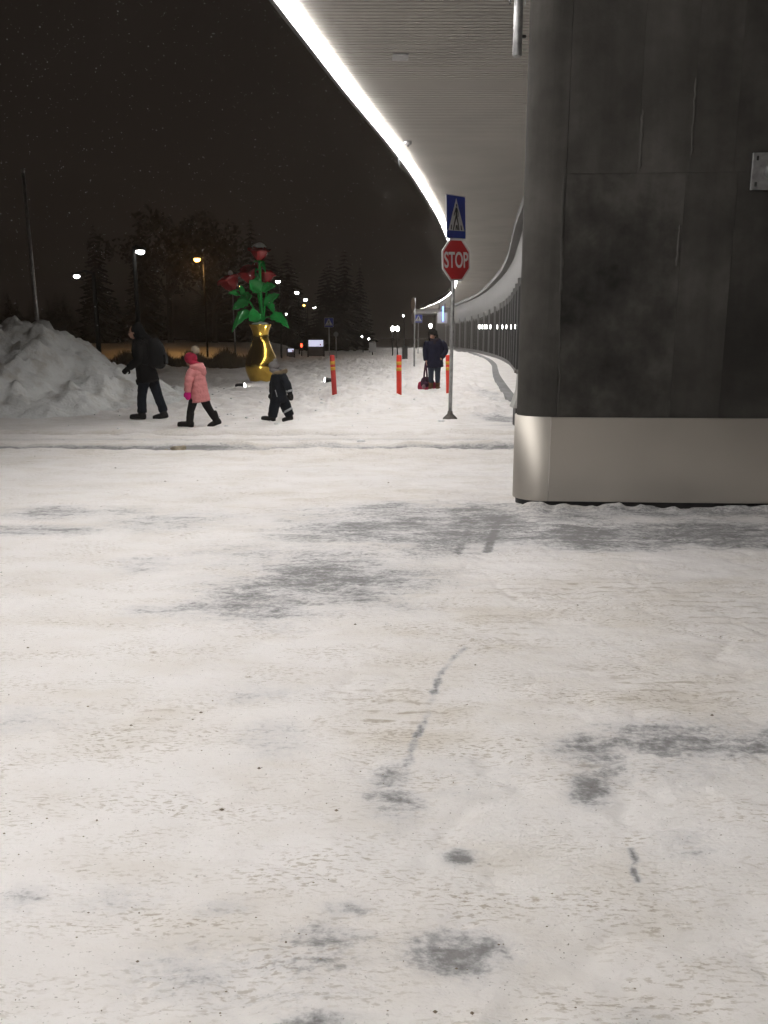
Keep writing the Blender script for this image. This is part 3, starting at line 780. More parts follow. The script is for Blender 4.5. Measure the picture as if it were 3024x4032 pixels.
leaf((692,835),(757,968),.085,.02,-.1,-.25,.25,LV); leaf((700,1016),(945,1108),.13,.14,-.15,-.4,.35,LV)
leaf((480,955),(318,1085),.115,.10,-.15,-.45,.3,LV); leaf((470,960),(232,1135),.10,.20,-.05,-.1,.3,LV)
leaf((530,1070),(512,915),.17,.0,-.1,-.45,.25,LV); leaf((560,1075),(505,965),.13,.02,.05,-.2,.25,LV)
leaf((440,830),(252,915),.13,.05,.1,-.1,.35,LV); leaf((430,820),(290,830),.10,.04,.15,.05,.3,LV)
leaf((420,800),(490,770),.11,.0,.1,-.1,.3,LV); leaf((400,780),(440,720),.08,.0,.15,.1,.3,LV)
leaf((375,760),(345,640),.075,.0,.2,.1,.3,LV); leaf((330,755),(205,725),.05,.02,.2,.1,.3,LV)
leaf((565,560),(520,430),.10,.0,.6,.4,.3,LV); leaf((560,600),(505,545),.11,.03,.55,.3,.25,LV); leaf((600,390),(660,470),.05,.08,.1,.0,.3,LV)
def rose(c, r, tilt=(0,0), dy=0.0, snow=0):
    C = Vector(rv(*c, dy)); g = bpy.data.objects.new('rose', None)
    top = MB(); first = None
    rot = Matrix.Rotation(R(tilt[0]), 3, 'Y') @ Matrix.Rotation(R(tilt[1]), 3, 'X')
    # calyx and heart as the flower's own body
    heart = MB().lathe([(.02*r,-.9*r),(.18*r,-.85*r),(.42*r,-.6*r),(.52*r,-.2*r),(.42*r,.25*r),(.30*r,.45*r),(.05*r,.50*r)], 20)
    heart.v = [tuple(C + rot @ Vector(v)) for v in heart.v]
    body = build('rose', heart, M['petal'], rs, True)
    for ring, (cnt, rr, hh, flare, ph) in enumerate(((3, .50, .66, .0, 0), (4, .66, .60, .10, .5), (5, .80, .46, .46, .2))):
        for k in range(cnt):
            a0 = 2*math.pi*(k+ph)/cnt; half = math.pi/cnt*1.25; P = []; P2 = []
            for i in range(9):
                t = i/8; row = []; row2 = []
                for j in range(9):
                    s = (j/4.0-1); ang = a0 + s*half*(.45+.55*math.sin(math.pi*min(.5, t*.62)))
                    rad = r*(.14+(rr-.10)*math.sin(math.pi*(.02+t*.66))**.8) + r*flare*t**7 + r*.03*s*(1 if k % 2 else -1)
                    zz = r*(-.85+(hh+.85)*t*(1-.16*s*s*t)) - r*flare*.25*t**6
                    v = Vector((rad*math.cos(ang), rad*math.sin(ang), zz)); v2 = Vector(((rad-.045*r)*math.cos(ang), (rad-.045*r)*math.sin(ang), zz))
                    row.append(C + rot @ v); row2.append(C + rot @ v2)
                P.append(row); P2.append(row2)
            mb = MB(); mb.grid(P); o0 = len(mb.v); mb.grid(P2)
            for i in range(8):
                for j in (0, 8): mb.f.append((i*9+j, (i+1)*9+j, o0+(i+1)*9+j, o0+i*9+j))
            for j in range(8): mb.f.append((72+j, 73+j, o0+73+j, o0+72+j)); mb.f.append((j, j+1, o0+j+1, o0+j))
            build('petal', mb, M['petal'], body, True)
    if snow:
        mb = MB()
        for k in range(7):
            a = k*2*math.pi/7; mb.ball(C + rot @ Vector((r*.45*math.cos(a), r*.45*math.sin(a), r*(.52+.05*(k % 2)))), (.34*r, .34*r, .14*r), 12, 7)
        mb.ball(C + rot @ Vector((0,0,r*.66)), (.62*r,.62*r,.22*r), 14, 8)
        fuse('snow_cap', mb, M['snow'], body, .03, 2, .03, 5)
    for k in range(5):
        a = 2*math.pi*k/5; tip = Vector((.62*r*math.cos(a), .62*r*math.sin(a), -.95*r)); b0 = Vector((.12*r*math.cos(a), .12*r*math.sin(a), -.82*r)); sd = Vector((-math.sin(a), math.cos(a), 0))*(.13*r)
        q = [b0-sd*.7, b0+sd*.7, (b0+tip)/2+sd+Vector((0,0,.06*r)), tip, (b0+tip)/2-sd+Vector((0,0,.06*r))]
        q = [C + rot @ v for v in q]; q2 = [v - Vector((0,0,.02)) for v in q]
        mb = MB(); mb.v = [tuple(v) for v in q+q2]; mb.f = [(0,1,2,3,4),(9,8,7,6,5)]+[(i,(i+1) % 5,5+(i+1) % 5,5+i) for i in range(5)]
        build('sepal', mb, M['leaf'], body)
    return body
rose((588,262), .33, (4, 12), 0, 1); rose((212,610), .36, (-22, -6), .2, 0); rose((430,480), .47, (-18, 10), .95, 0); rose((640,520), .30, (10, -4), .5, 0)
mb = MB().ball(rv(232,515,.10), (.09,.12,.13), 12, 8).ball(rv(240,545,.06), (.07,.08,.09), 10, 6); fuse('snow_cap', mb, M['snow'], rs, .025, 2, .03, 6)

# ground spotlights of the sculpture
def flood(u, v, dirx, lab, power, cov=False):
    p = onz(u, v); z = gz(p.x, p.y)
    t = thing('ground_spotlight', lab, 'spotlight', (p.x, p.y, z))
    build('housing', MB().tube([(-.13*dirx,.0,.09),(-.10*dirx,0,.10),(.10*dirx,-.02,.11),(.13*dirx,-.02,.115)], [.05,.075,.085,.09], 16), M['black_plastic'], t, True)
    build('foot', MB().box((-.05,-.05,-.05), (.05,.05,.05)), M['black_plastic'], t, bevel=.008)
    build('lens', MB().tube([(.131*dirx,-.02,.115),(.16*dirx,-.022,.117)], [.078,.060], 16), M['lamp_white'], t, True)
    l = bpy.data.lights.new('spot', 'SPOT'); l.energy = power; l.spot_size = R(80); l.shadow_soft_size = .06; l.color = (1, .97, .92)
    lo = bpy.data.objects.new('bulb', l); COL.objects.link(lo); lo.parent = t; lo.location = (.19*dirx, -.03, .14)
    tgt = Vector((rs.location.x, rs.location.y, 2.2)) - Vector((p.x+.19*dirx, p.y, z+.14)); lo.rotation_euler = tgt.to_track_quat('-Z', 'Y').to_euler()
flood(946, 1541, 1, 'black ground spotlight glowing in the snow in front of the golden vase', 70)
flood(1296, 1514, -1, 'bright ground spotlight in the snow touching the leaning marker post', 70)

# ------------------------------------------------------------------ people
M['skin'] = mat('skin', (0.42, 0.23, 0.16), 0.55, var=.06, vscale=20)
def cloth(nm, col, var=.18, rough=.85, bump=.5, bs=26): return mat(nm, col, rough, var=var, vscale=7, bump=bump, bscale=bs, spec=.12)
M['black_jacket'] = cloth('black_jacket', (0.005, 0.005, 0.0055), rough=.95); M['jeans'] = cloth('dark_jeans', (0.009, 0.012, 0.018)); M['pack'] = cloth('black_backpack', (0.006, 0.0065, 0.0075), rough=.7)
M['pink'] = cloth('pink_quilt', (0.62, 0.24, 0.24), .06, .6, .3); M['hat_red'] = cloth('magenta_knit', (0.36, 0.022, 0.055), .15, .9, .8, 90); M['mitten'] = cloth('hot_pink', (0.62, 0.02, 0.22), .08)
M['leggings'] = cloth('black_leggings', (0.014, 0.013, 0.014)); M['boot'] = cloth('black_boot', (0.016, 0.015, 0.015), rough=.6); M['fur'] = cloth('beige_fur', (0.40, 0.34, 0.26)); M['fur_brown'] = cloth('brown_fur', (0.26, 0.20, 0.13))
M['suit'] = cloth('navy_snowsuit', (0.009, 0.011, 0.016), rough=.7); M['hat_grey'] = cloth('grey_knit', (0.17, 0.16, 0.158), .12, .9, .8, 90); M['reflect'] = mat('reflective_band', (.32,.33,.34), .4)
M['navy'] = cloth('navy_coat', (0.009, 0.010, 0.026), rough=.7); M['jeans_blue'] = cloth('blue_jeans', (0.028, 0.040, 0.060)); M['boot_brown'] = cloth('brown_boot', (0.13, 0.065, 0.032)); M['scarf'] = cloth('dark_scarf', (0.022, 0.014, 0.018))
M['hair'] = cloth('dark_hair', (0.012, 0.010, 0.009)); M['bag_red'] = cloth('red_bag', (0.34, 0.028, 0.07)); M['bag_dark'] = cloth('plum_bag', (0.045, 0.018, 0.035)); M['patch'] = cloth('pale_patch', (.26,.16,.18))
M['soft_black'] = mat('soft_black', (.012,.010,.010), .6)

def head(mb, c, s, f):
    """head of size s (height ~ .23*s) facing unit vector f"""
    c = Vector(c); f = Vector(f).normalized(); sd = f.cross(Vector((0,0,1))).normalized()
    def B(a, b, z, r):
        mb.ball(c + f*(a*s) + sd*(b*s) + Vector((0,0,z*s)), tuple(q*s for q in r), 14, 10)
    B(-.005, 0, .02, (.092,.088,.105)); B(.02, 0, -.045, (.068,.062,.075)); B(.055, 0, -.085, (.026,.026,.022))
    B(.096, 0, -.012, (.015,.013,.026)); B(.106, 0, -.026, (.014,.016,.012)); B(.076, 0, -.060, (.022,.028,.012))
    for q in (-1, 1): B(-.005, q*.088, -.01, (.018,.014,.032)); B(.080, q*.034, .020, (.016,.022,.010))
def face_bits(c, s, f, parent):
    c = Vector(c); f = Vector(f).normalized(); sd = f.cross(Vector((0,0,1))).normalized()
    for q in (-1, 1):
        build('eye', MB().ball(c + f*(.082*s) + sd*(q*.034*s) + Vector((0,0,.004*s)), (.011*s,.011*s,.007*s), 8, 6), M['soft_black'], parent, True)
    build('mouth', MB().ball(c + f*(.093*s) + Vector((0,0,-.063*s)), (.018*s,.018*s,.006*s), 8, 6), mat('lips', (.30,.10,.09), .5), parent, True)
def hand(mb, w, d, s, palm_n, curl=.6, thumb=1):
    """five fingers on a palm: w wrist, d direction, palm_n palm normal"""
    w = Vector(w); d = Vector(d).normalized(); pn = Vector(palm_n); pn = (pn-d*pn.dot(d)).normalized(); sd = d.cross(pn)
    mb.tube([w-d*.02*s, w, w+d*.05*s, w+d*.09*s], [(.026*s,.022*s),(.030*s,.020*s),(.040*s,.018*s),(.038*s,.014*s)], 10, sq=sd)
    for k, (o, L) in enumerate(((-.030,.062),(-.010,.072),(.010,.068),(.029,.052))):
        b = w + d*(.085*s) + sd*(o*s); pts = [b]
        for j in range(3):
            a = curl*(j+.6)*.75; dd = d*math.cos(a)+pn*math.sin(a); pts.append(pts[-1]+dd*(L*s/2.4))
        mb.tube([w+d*.06*s+sd*(o*.8*s)]+pts, [.009*s,.0095*s,.009*s,.0085*s,.007*s], 8)
    b = w + d*.03*s + sd*(-.036*thumb*s); q1 = b + (d*.6-sd*.7*thumb+pn*.3).normalized()*.04*s; q2 = q1 + (d*.85-sd*.1*thumb+pn*.5).normalized()*.034*s
    mb.tube([w+d*.012*s-sd*(.02*thumb*s), b, q1, q2], [.012*s,.013*s,.011*s,.008*s], 8)
def mitten(mb, w, d, s, th):
    w = Vector(w); d = Vector(d).normalized()
    limb(mb, [(*(w-d*.02*s), .030*s,.030*s), (*(w+d*.04*s), .044*s,.030*s), (*(w+d*.10*s), .046*s,.028*s), (*(w+d*.145*s), .022*s,.016*s)], sq=(1,0,0))
    t = Vector(th).normalized(); mb.tube([w+d*.03*s, w+d*.06*s+t*.045*s, w+d*.10*s+t*.055*s], [.020*s,.018*s,.011*s], 8)
def boot(mb, ank, toe_dir, s, pitch=0.0, shaft=.16, L=.27):
    """boot: ankle joint, horizontal toe direction, pitch>0 lifts the toe"""
    a = Vector(ank); f = Vector(toe_dir).normalized(); sd = f.cross(Vector((0,0,1)))
    q = Matrix.Rotation(pitch, 3, sd)
    f2 = q @ f; dn = q @ Vector((0,0,-1))
    limb(mb, [(*(a-dn*shaft*s), .062*s), (*(a-dn*shaft*.5*s), .060*s), (*(a+dn*.03*s), .056*s), (*(a+dn*.075*s), .048*s)])
    P = [a-f2*.075*s+dn*.055*s, a+dn*.058*s, a+f2*.09*s+dn*.066*s, a+f2*(L*.58)*s+dn*.075*s, a+f2*(L*.74)*s+dn*.082*s]
    rr = [(.040*s,.042*s),(.048*s,.046*s),(.052*s,.040*s),(.050*s,.032*s),(.028*s,.020*s)]
    mb.tube(P, rr, 12, sq=sd)
    mb.tube([p_+dn*.030*s for p_ in P], [(r_[0]*1.02, .014*s) for r_ in rr], 12, sq=sd)
def furball(nm, c, r, m, parent, n=260, ln=.5, squash=(1,1,1)):
    mb = MB(); rnd = random.Random(int(c[0]*1000)+n); c = Vector(c)
    mb.ball(c, (r*.8*squash[0], r*.8*squash[1], r*.8*squash[2]), 12, 8)
    for i in range(n):
        d = Vector((rnd.gauss(0,1), rnd.gauss(0,1), rnd.gauss(0,1))).normalized(); b = c + Vector((d.x*squash[0], d.y*squash[1], d.z*squash[2]))*r*.7
        t = b + (d + Vector((rnd.gauss(0,.3), rnd.gauss(0,.3), rnd.gauss(0,.3)))).normalized()*r*ln*(.6+.6*rnd.random()); sd = d.orthogonal().normalized()*r*.09
        mb.add([b-sd, b+sd, t], [(0,1,2)])
    return build(nm, mb, m, parent, True)

# --- man with backpack, walking to the snow bank
p = onz(325*KD, 905*KD); z = gz(p.x, p.y); man = thing('person', 'person in black jacket and dark jeans with a backpack striding to the snow bank', 'person', (p.x, p.y, z+.01))
hm = (-.21, -.02, 1.655)
mb = MB(); head(mb, hm, 1.0, (-1, -.15, -.18))
limb(mb, [(-.19,-.02,1.56,.055),(-.15,-.01,1.48,.065)])
limb(mb, [(-.12,0,1.47,.10,.16),(-.09,0,1.36,.12,.19),(-.06,0,1.15,.115,.165),(-.03,0,.98,.12,.17),(0,0,.86,.11,.16)], sq=(1,0,0))
limb(mb, [(-.02,-.09,.90,.085),(-.10,-.09,.48,.055),(-.13,-.09,.13,.04)]); limb(mb, [(.02,.09,.90,.085),(.13,.09,.46,.055),(.23,.09,.16,.04)])
limb(mb, [(-.11,-.20,1.42,.055),(-.10,-.25,1.15,.042),(-.28,-.24,1.00,.033)]); limb(mb, [(-.10,.20,1.42,.055),(-.02,.24,1.14,.042),(-.12,.22,.92,.033)])
hand(mb, (-.285,-.24,.995), (-.75,.05,-.65), 1.0, (0,1,0), .5, -1); hand(mb, (-.125,.22,.915), (-.4,0,-.9), 1.0, (0,-1,0), .6, 1)
bd = fuse('body', mb, M['skin'], man, .007, 1); face_bits(hm, 1.0, (-1,-.15,-.18), bd)
mb = MB()
limb(mb, [(-.17,0,1.535,.085,.10),(-.135,0,1.485,.115,.19),(-.10,0,1.38,.165,.235),(-.075,0,1.18,.165,.215),(-.045,0,1.0,.165,.215),(-.02,0,.86,.180,.23),(.0,0,.72,.195,.235)], n=20, sq=(1,0,0))
mb.tube([(-.15,-.12,.75),(-.165,-.10,.69),(-.17,-.06,.66)], [.05,.03,.01], 8)
limb(mb, [(-.11,-.20,1.43,.085),(-.095,-.265,1.28,.076),(-.10,-.275,1.14,.070),(-.19,-.26,1.06,.062),(-.285,-.245,1.0,.052)])
limb(mb, [(-.10,.20,1.43,.085),(-.04,.26,1.28,.076),(-.01,.26,1.12,.070),(-.07,.24,1.0,.062),(-.115,.225,.93,.052)])
fuse('jacket', mb, M['black_jacket'], man, .011, 4, .010, 9)
mb = MB(); limb(mb, [(-.09,-.005,1.60,.095,.105),(-.16,-.01,1.72,.11,.10),(-.20,-.01,1.755,.09,.08)]); mb.ball((-.155,-.01,1.69), (.115,.112,.115)); mb.ball((-.12,-.005,1.60), (.11,.115,.09)); mb.ball((-.04,0,1.54), (.12,.14,.085)); mb.ball((.04,0,1.49), (.10,.15,.07))
fuse('hood', mb, M['black_jacket'], man, .01, 4, .008, 12)
mb = MB(); limb(mb, [(-.01,-.09,.93,.115),(-.04,-.095,.78,.105),(-.105,-.09,.50,.084),(-.125,-.09,.30,.080),(-.13,-.09,.13,.082)]); limb(mb, [(.02,.09,.93,.115),(.06,.095,.76,.105),(.14,.09,.46,.086),(.20,.09,.28,.080),(.24,.09,.14,.080)])
mb.ball((0,0,.93), (.15,.19,.12)); fuse('trousers', mb, M['jeans'], man, .010, 3, .010, 14)
mb = MB(); hand(mb, (-.285,-.24,.995), (-.75,.05,-.65), 1.12, (0,1,0), .5, -1); fuse('glove', mb, M['black_jacket'], man, .006, 1)
mb = MB(); boot(mb, (-.135,-.09,.115), (-1,0,0), 1.0, .12, .06, .29); build_l = fuse('boot', mb, M['boot'], man, .009, 2)
mb = MB(); boot(mb, (.235,.09,.115), (-1,0,0), 1.0, -.06, .06, .28); fuse('boot', mb, M['boot'], man, .009, 2)
mb = MB(); limb(mb, [(.10,0,1.50,.08,.12),(.145,0,1.42,.15,.165),(.18,0,1.22,.180,.185),(.18,0,1.06,.170,.18),(.17,0,.99,.11,.14)], n=16, sq=(1,0,0))
bp_ = fuse('backpack', mb, M['pack'], man, .012, 3, .008, 8)
mb = MB(); mb.tube([(.10,-.16,1.42),(-.02,-.19,1.50),(-.19,-.17,1.40),(-.24,-.15,1.25),(-.16,-.20,1.08),(.06,-.215,1.04)], [(.022,.008)]*6, 8); build('shoulder_strap', mb, M['pack'], bp_, True)
build('pocket', MB().box((.34,-.11,1.05), (.385,.11,1.24)), M['pack'], bp_, bevel=.02)
build('chest_logo', MB().box((-.262,-.09,1.345), (-.225,-.055,1.375)), mat('logo', (.5,.5,.5), .6), man, bevel=.004)

# --- child in pink coat
p = onz(432*KD, 921*KD); z = gz(p.x, p.y); girl = thing('person', 'child in pink quilted coat with magenta bobble hat and hot pink mittens walking', 'person', (p.x, p.y, z+.01))
hg = (-.11, -.01, 1.155)
mb = MB(); head(mb, hg, .86, (-1, .35, -.1)); limb(mb, [(-.10,0,1.07,.045),(-.07,0,1.0,.05)])
limb(mb, [(-.05,0,.99,.08,.11),(-.03,0,.88,.09,.125),(0,0,.68,.085,.115),(.01,0,.58,.085,.12)], sq=(1,0,0))
limb(mb, [(-.02,-.06,.60,.06),(-.13,-.06,.33,.042),(-.145,-.06,.10,.033)]); limb(mb, [(.03,.06,.60,.06),(.16,.06,.31,.042),(.26,.06,.12,.033)])
limb(mb, [(-.06,-.14,.94,.04),(-.10,-.18,.77,.033),(-.15,-.18,.62,.026)]); limb(mb, [(-.04,.14,.94,.04),(-.07,.18,.77,.033),(-.14,.17,.64,.026)])
mitten(mb, (-.15,-.18,.62), (-.15,0,-1), .7, (-1,0,0)); mitten(mb, (-.14,.17,.64), (-.3,0,-1), .7, (-1,0,0))
bd = fuse('body', mb, M['skin'], girl, .007, 1); face_bits(hg, .86, (-1,.35,-.1), bd)
q = catmull([(-.06,0,1.075,.055,.06),(-.05,0,1.04,.085,.125),(-.035,0,.95,.135,.165),(-.02,0,.85,.140,.160),(0,0,.72,.143,.162),(.015,0,.58,.150,.170),(.03,0,.44,.162,.180)], 8)
mb = MB(); mb.tube([a[:3] for a in q], [(a[3]*(1+.022*math.sin(a[2]*62)), a[4]*(1+.022*math.sin(a[2]*62))) for a in q], 22, sq=(1,0,0))
q = catmull([(-.07,-.14,.985,.066),(-.105,-.19,.86,.062),(-.125,-.20,.75,.056),(-.15,-.19,.625,.047)], 10)
mb.tube([a[:3] for a in q], [a[3]*(1+.05*math.sin(a[2]*70)) for a in q], 14)
q = catmull([(-.03,.14,.985,.066),(-.05,.19,.86,.062),(-.07,.19,.75,.056),(-.13,.18,.64,.047)], 10)
mb.tube([a[:3] for a in q], [a[3]*(1+.05*math.sin(a[2]*70)) for a in q], 14)
coat = fuse('coat', mb, M['pink'], girl, .008, 2, .005, 14)
mb = MB(); mb.ball((.02,0,1.00), (.125,.125,.085)); mb.ball((.055,0,.955), (.095,.105,.085)); limb(mb, [(-.10,-.09,1.03,.045),(.0,-.11,1.045,.055),(.06,0,1.05,.06),(.0,.11,1.045,.055),(-.10,.09,1.03,.045)])
fuse('hood', mb, M['pink'], coat, .009, 3, .006, 12)
mb = MB(); limb(mb, [(-.06,-.06,.52,.078),(-.115,-.06,.36,.064),(-.15,-.06,.24,.056),(-.165,-.06,.12,.05)]); limb(mb, [(.07,.06,.52,.080),(.14,.06,.34,.064),(.21,.06,.22,.056),(.255,.06,.14,.05)])
fuse('leggings', mb, M['leggings'], girl, .009, 2, .004, 12)
mb = MB(); boot(mb, (-.165,-.06,.095), (-1,0,0), .92, .16, .17, .29); fuse('boot', mb, M['boot'], girl, .008, 2, .004, 20)
mb = MB(); boot(mb, (.275,.06,.115), (-1,0,.0), .92, -.30, .16, .25); fuse('boot', mb, M['boot'], girl, .008, 2, .004, 20)
for s_, xx, zz in ((-1, -.15, .62), (1, -.14, .64)):
    mb = MB(); mitten(mb, (xx, s_*.185, zz+.02), (.05 if s_ < 0 else -.3, 0, -1), 1.05, (-1, 0, 0)); fuse('mitten', mb, M['mitten'], girl, .007, 2)
mb = MB(); mb.ball((-.105,-.008,1.195), (.108,.105,.098)); limb(mb, [(-.165,-.07,1.15,.02),(-.09,-.098,1.125,.032),(-.02,-.07,1.10,.036),(.0,0,1.095,.036),(-.02,.07,1.10,.036),(-.09,.098,1.125,.032)])
hat = fuse('hat', mb, M['hat_red'], girl, .007, 2); furball('pompom', (-.02,0,1.335), .068, M['fur'], hat, 320)

# --- small child in snowsuit
p = onz(604*KD, 909*KD); z = gz(p.x, p.y); kid = thing('person', 'small child in dark snowsuit with grey hat and fur-trimmed hood walking', 'person', (p.x, p.y, z+.01))
hk = (-.08, 0, 1.0)
mb = MB(); head(mb, hk, .80, (-1, .45, 0)); limb(mb, [(-.06,0,.92,.045),(-.02,0,.86,.05)])
limb(mb, [(0,0,.86,.08,.10),(0,0,.74,.085,.11),(0,0,.55,.085,.11),(0,0,.46,.085,.11)], sq=(1,0,0))
limb(mb, [(-.03,-.05,.48,.06),(-.11,-.05,.22,.045),(-.12,-.05,.09,.035)]); limb(mb, [(.04,.05,.48,.06),(.13,.05,.22,.045),(.19,.05,.10,.035)])
limb(mb, [(.08,-.11,.83,.042),(.16,-.15,.67,.034),(.20,-.14,.54,.028)]); limb(mb, [(-.06,.11,.83,.042),(-.12,.14,.66,.034),(-.14,.12,.52,.028)])
mitten(mb, (.20,-.14,.54), (.15,0,-1), .6, (-1,0,0)); mitten(mb, (-.14,.12,.52), (-.1,0,-1), .6, (-1,0,0))
bd = fuse('body', mb, M['skin'], kid, .007, 1); face_bits(hk, .8, (-1,.45,0), bd)
mb = MB(); limb(mb, [(-.03,0,.93,.07,.08),(-.01,0,.88,.115,.13),(0,0,.78,.132,.145),(0,0,.66,.132,.145),(0,0,.55,.134,.145),(0,0,.44,.138,.150),(0,0,.36,.125,.14)], n=18, sq=(1,0,0))
limb(mb, [(.09,-.10,.86,.066),(.165,-.15,.73,.062),(.205,-.155,.63,.056),(.225,-.145,.54,.044)]); limb(mb, [(-.07,.10,.86,.066),(-.115,.14,.73,.062),(-.135,.13,.63,.056),(-.145,.12,.53,.044)])
limb(mb, [(-.04,-.06,.44,.098),(-.09,-.06,.27,.090),(-.115,-.055,.15,.082),(-.12,-.05,.085,.070)]); limb(mb, [(.05,.06,.44,.098),(.115,.06,.28,.094),(.165,.055,.16,.084),(.19,.05,.10,.070)])
suit = fuse('snowsuit', mb, M['suit'], kid, .009, 3, .010, 13)
mb = MB(); boot(mb, (-.125,-.05,.095), (-1,0,0), .80, .22, .04, .33); fuse('boot', mb, M['boot'], kid, .008, 2)
mb = MB(); boot(mb, (.185,.05,.095), (-1,0,0), .74, -.10, .04, .26); fuse('boot', mb, M['boot'], kid, .008, 2)
for (a, d, r_) in (((.150,.056,.200), (.5,0,-1), .104), ((.215,-.150,.585), (.2,.05,-1), .066)):
    d = Vector(d).normalized(); a = Vector(a); build('reflective_band', MB().tube([a-d*.02, a+d*.02], r_, 18), M['reflect'], suit, True)
build('pocket_piping', MB().tube([(-.045,-.163,.60),(-.03,-.166,.54),(-.015,-.164,.47)], .008, 6), M['reflect'], suit, True)
mb = MB(); mitten(mb, (.225,-.145,.545), (.18,0,-1), .95, (-1,0,.1)); fuse('mitten', mb, M['boot'], kid, .007, 2)
mb = MB(); mitten(mb, (-.145,.12,.53), (-.1,0,-1), .95, (-1,0,.1)); fuse('mitten', mb, M['boot'], kid, .007, 2)
mb = MB(); mb.ball((-.08,0,1.035), (.096,.094,.085)); limb(mb, [(-.15,-.05,.97,.02),(-.08,-.085,.945,.035),(-.005,-.06,.935,.035),(.01,0,.935,.035),(-.005,.06,.935,.035),(-.08,.085,.945,.035)])
hat = fuse('hat', mb, M['hat_grey'], kid, .007, 2); furball('pompom', (-.055,0,1.135), .042, M['hat_grey'], hat, 160)
mb = MB(); rnd = random.Random(5)
for i in range(1100):
    a = rnd.uniform(-2.5, 2.5); c = Vector((.015+.115*math.cos(a), .125*math.sin(a), .915+.02*math.cos(a))); d = (Vector((math.cos(a)*.8, math.sin(a)*.8, .5))+Vector((rnd.gauss(0,.5), rnd.gauss(0,.5), rnd.gauss(0,.5)))).normalized()
    sd = d.orthogonal().normalized()*.005; mb.add([c-sd, c+sd, c+d*rnd.uniform(.03,.075)], [(0,1,2)])
limb(mb, [(.015+.115*math.cos(a), .125*math.sin(a), .915, .03) for a in np.linspace(-2.5, 2.5, 11)])
build('fur_trim', mb, M['fur_brown'], suit, True)

# --- woman with a bag
p = onz(937*KD, 846*KD); z = gz(p.x, p.y); wo = thing('person', 'person in navy coat, jeans and brown boots standing in snow holding a bag', 'person', (p.x, p.y, z+.0))
hw = (-.055, -.02, 1.545); fw = (-.35, -1, -.22)
mb = MB(); head(mb, hw, 1.0, fw); limb(mb, [(-.03,0,1.45,.05),(0,.01,1.37,.06)])
limb(mb, [(0,0,1.36,.17,.10),(0,0,1.25,.19,.115),(0,0,1.05,.165,.11),(0,0,.88,.18,.12)], sq=(1,0,0))
limb(mb, [(-.085,0,.88,.085),(-.085,-.01,.48,.055),(-.085,0,.10,.04)]); limb(mb, [(.10,0,.88,.085),(.105,-.01,.48,.055),(.11,0,.10,.04)])
limb(mb, [(-.19,0,1.32,.05),(-.235,0,1.05,.042),(-.235,-.05,.80,.032)]); limb(mb, [(.20,0,1.32,.05),(.31,.03,1.10,.042),(.24,-.10,.93,.034)])
hand(mb, (-.235,-.05,.80), (.05,-.05,-1), 1.0, (1,0,0), .95, 1); hand(mb, (.24,-.10,.93), (-.6,-.3,-.6), 1.0, (0,1,0), .7, 1)
bd = fuse('body', mb, M['skin'], wo, .007, 1); face_bits(hw, 1.0, fw, bd)
mb = MB(); limb(mb, [(-.01,.01,1.43,.10,.09),(.0,.01,1.385,.19,.125),(.0,0,1.30,.235,.155),(.01,0,1.12,.225,.16),(.015,0,.95,.225,.165),(.02,0,.78,.235,.175),(.025,0,.635,.245,.185)], n=22, sq=(1,0,0))
limb(mb, [(-.19,0,1.345,.085),(-.245,0,1.20,.080),(-.255,-.01,1.02,.074),(-.245,-.05,.83,.056)]); limb(mb, [(.20,0,1.345,.085),(.295,.02,1.22,.082),(.325,.03,1.10,.078),(.27,-.06,.98,.068),(.20,-.13,.92,.055)])
coat = fuse('coat', mb, M['navy'], wo, .011, 3, .012, 10)
mb = MB(); limb(mb, [(.0,-.10,1.38,.045),(-.11,-.05,1.41,.055),(-.08,.08,1.43,.055),(.08,.09,1.43,.055),(.11,-.04,1.41,.055),(.02,-.11,1.385,.05),(-.01,-.135,1.28,.05)]); fuse('scarf', mb, M['scarf'], wo, .011, 3, .01, 14)
mb = MB(); mb.ball((-.045,.012,1.608), (.128,.130,.118)); limb(mb, [(-.145,.03,1.55,.024),(-.125,-.055,1.625,.026),(-.065,-.085,1.645,.026),(.02,-.065,1.635,.026),(.05,.01,1.57,.03)]); mb.ball((.035,.04,1.50), (.075,.085,.12)); mb.ball((-.10,.05,1.50), (.055,.07,.10))
fuse('hat', mb, M['hair'], wo, .009, 2, .008, 16)
mb = MB(); limb(mb, [(-.085,0,.88,.105),(-.088,0,.62,.088),(-.088,-.01,.42,.072),(-.086,0,.19,.064)]); limb(mb, [(.10,0,.88,.105),(.105,0,.62,.088),(.108,-.01,.42,.072),(.11,0,.19,.064)]); mb.ball((.01,0,.88), (.18,.13,.10))
fuse('trousers', mb, M['jeans_blue'], wo, .010, 3, .008, 14)
for xx, dd in ((-.086, (-.25,-1,0)), (.112, (.2,-1,0))):
    mb = MB(); boot(mb, (xx, 0, .10), dd, .95, 0, .12); fuse('boot', mb, M['boot_brown'], wo, .009, 2, .004, 20)

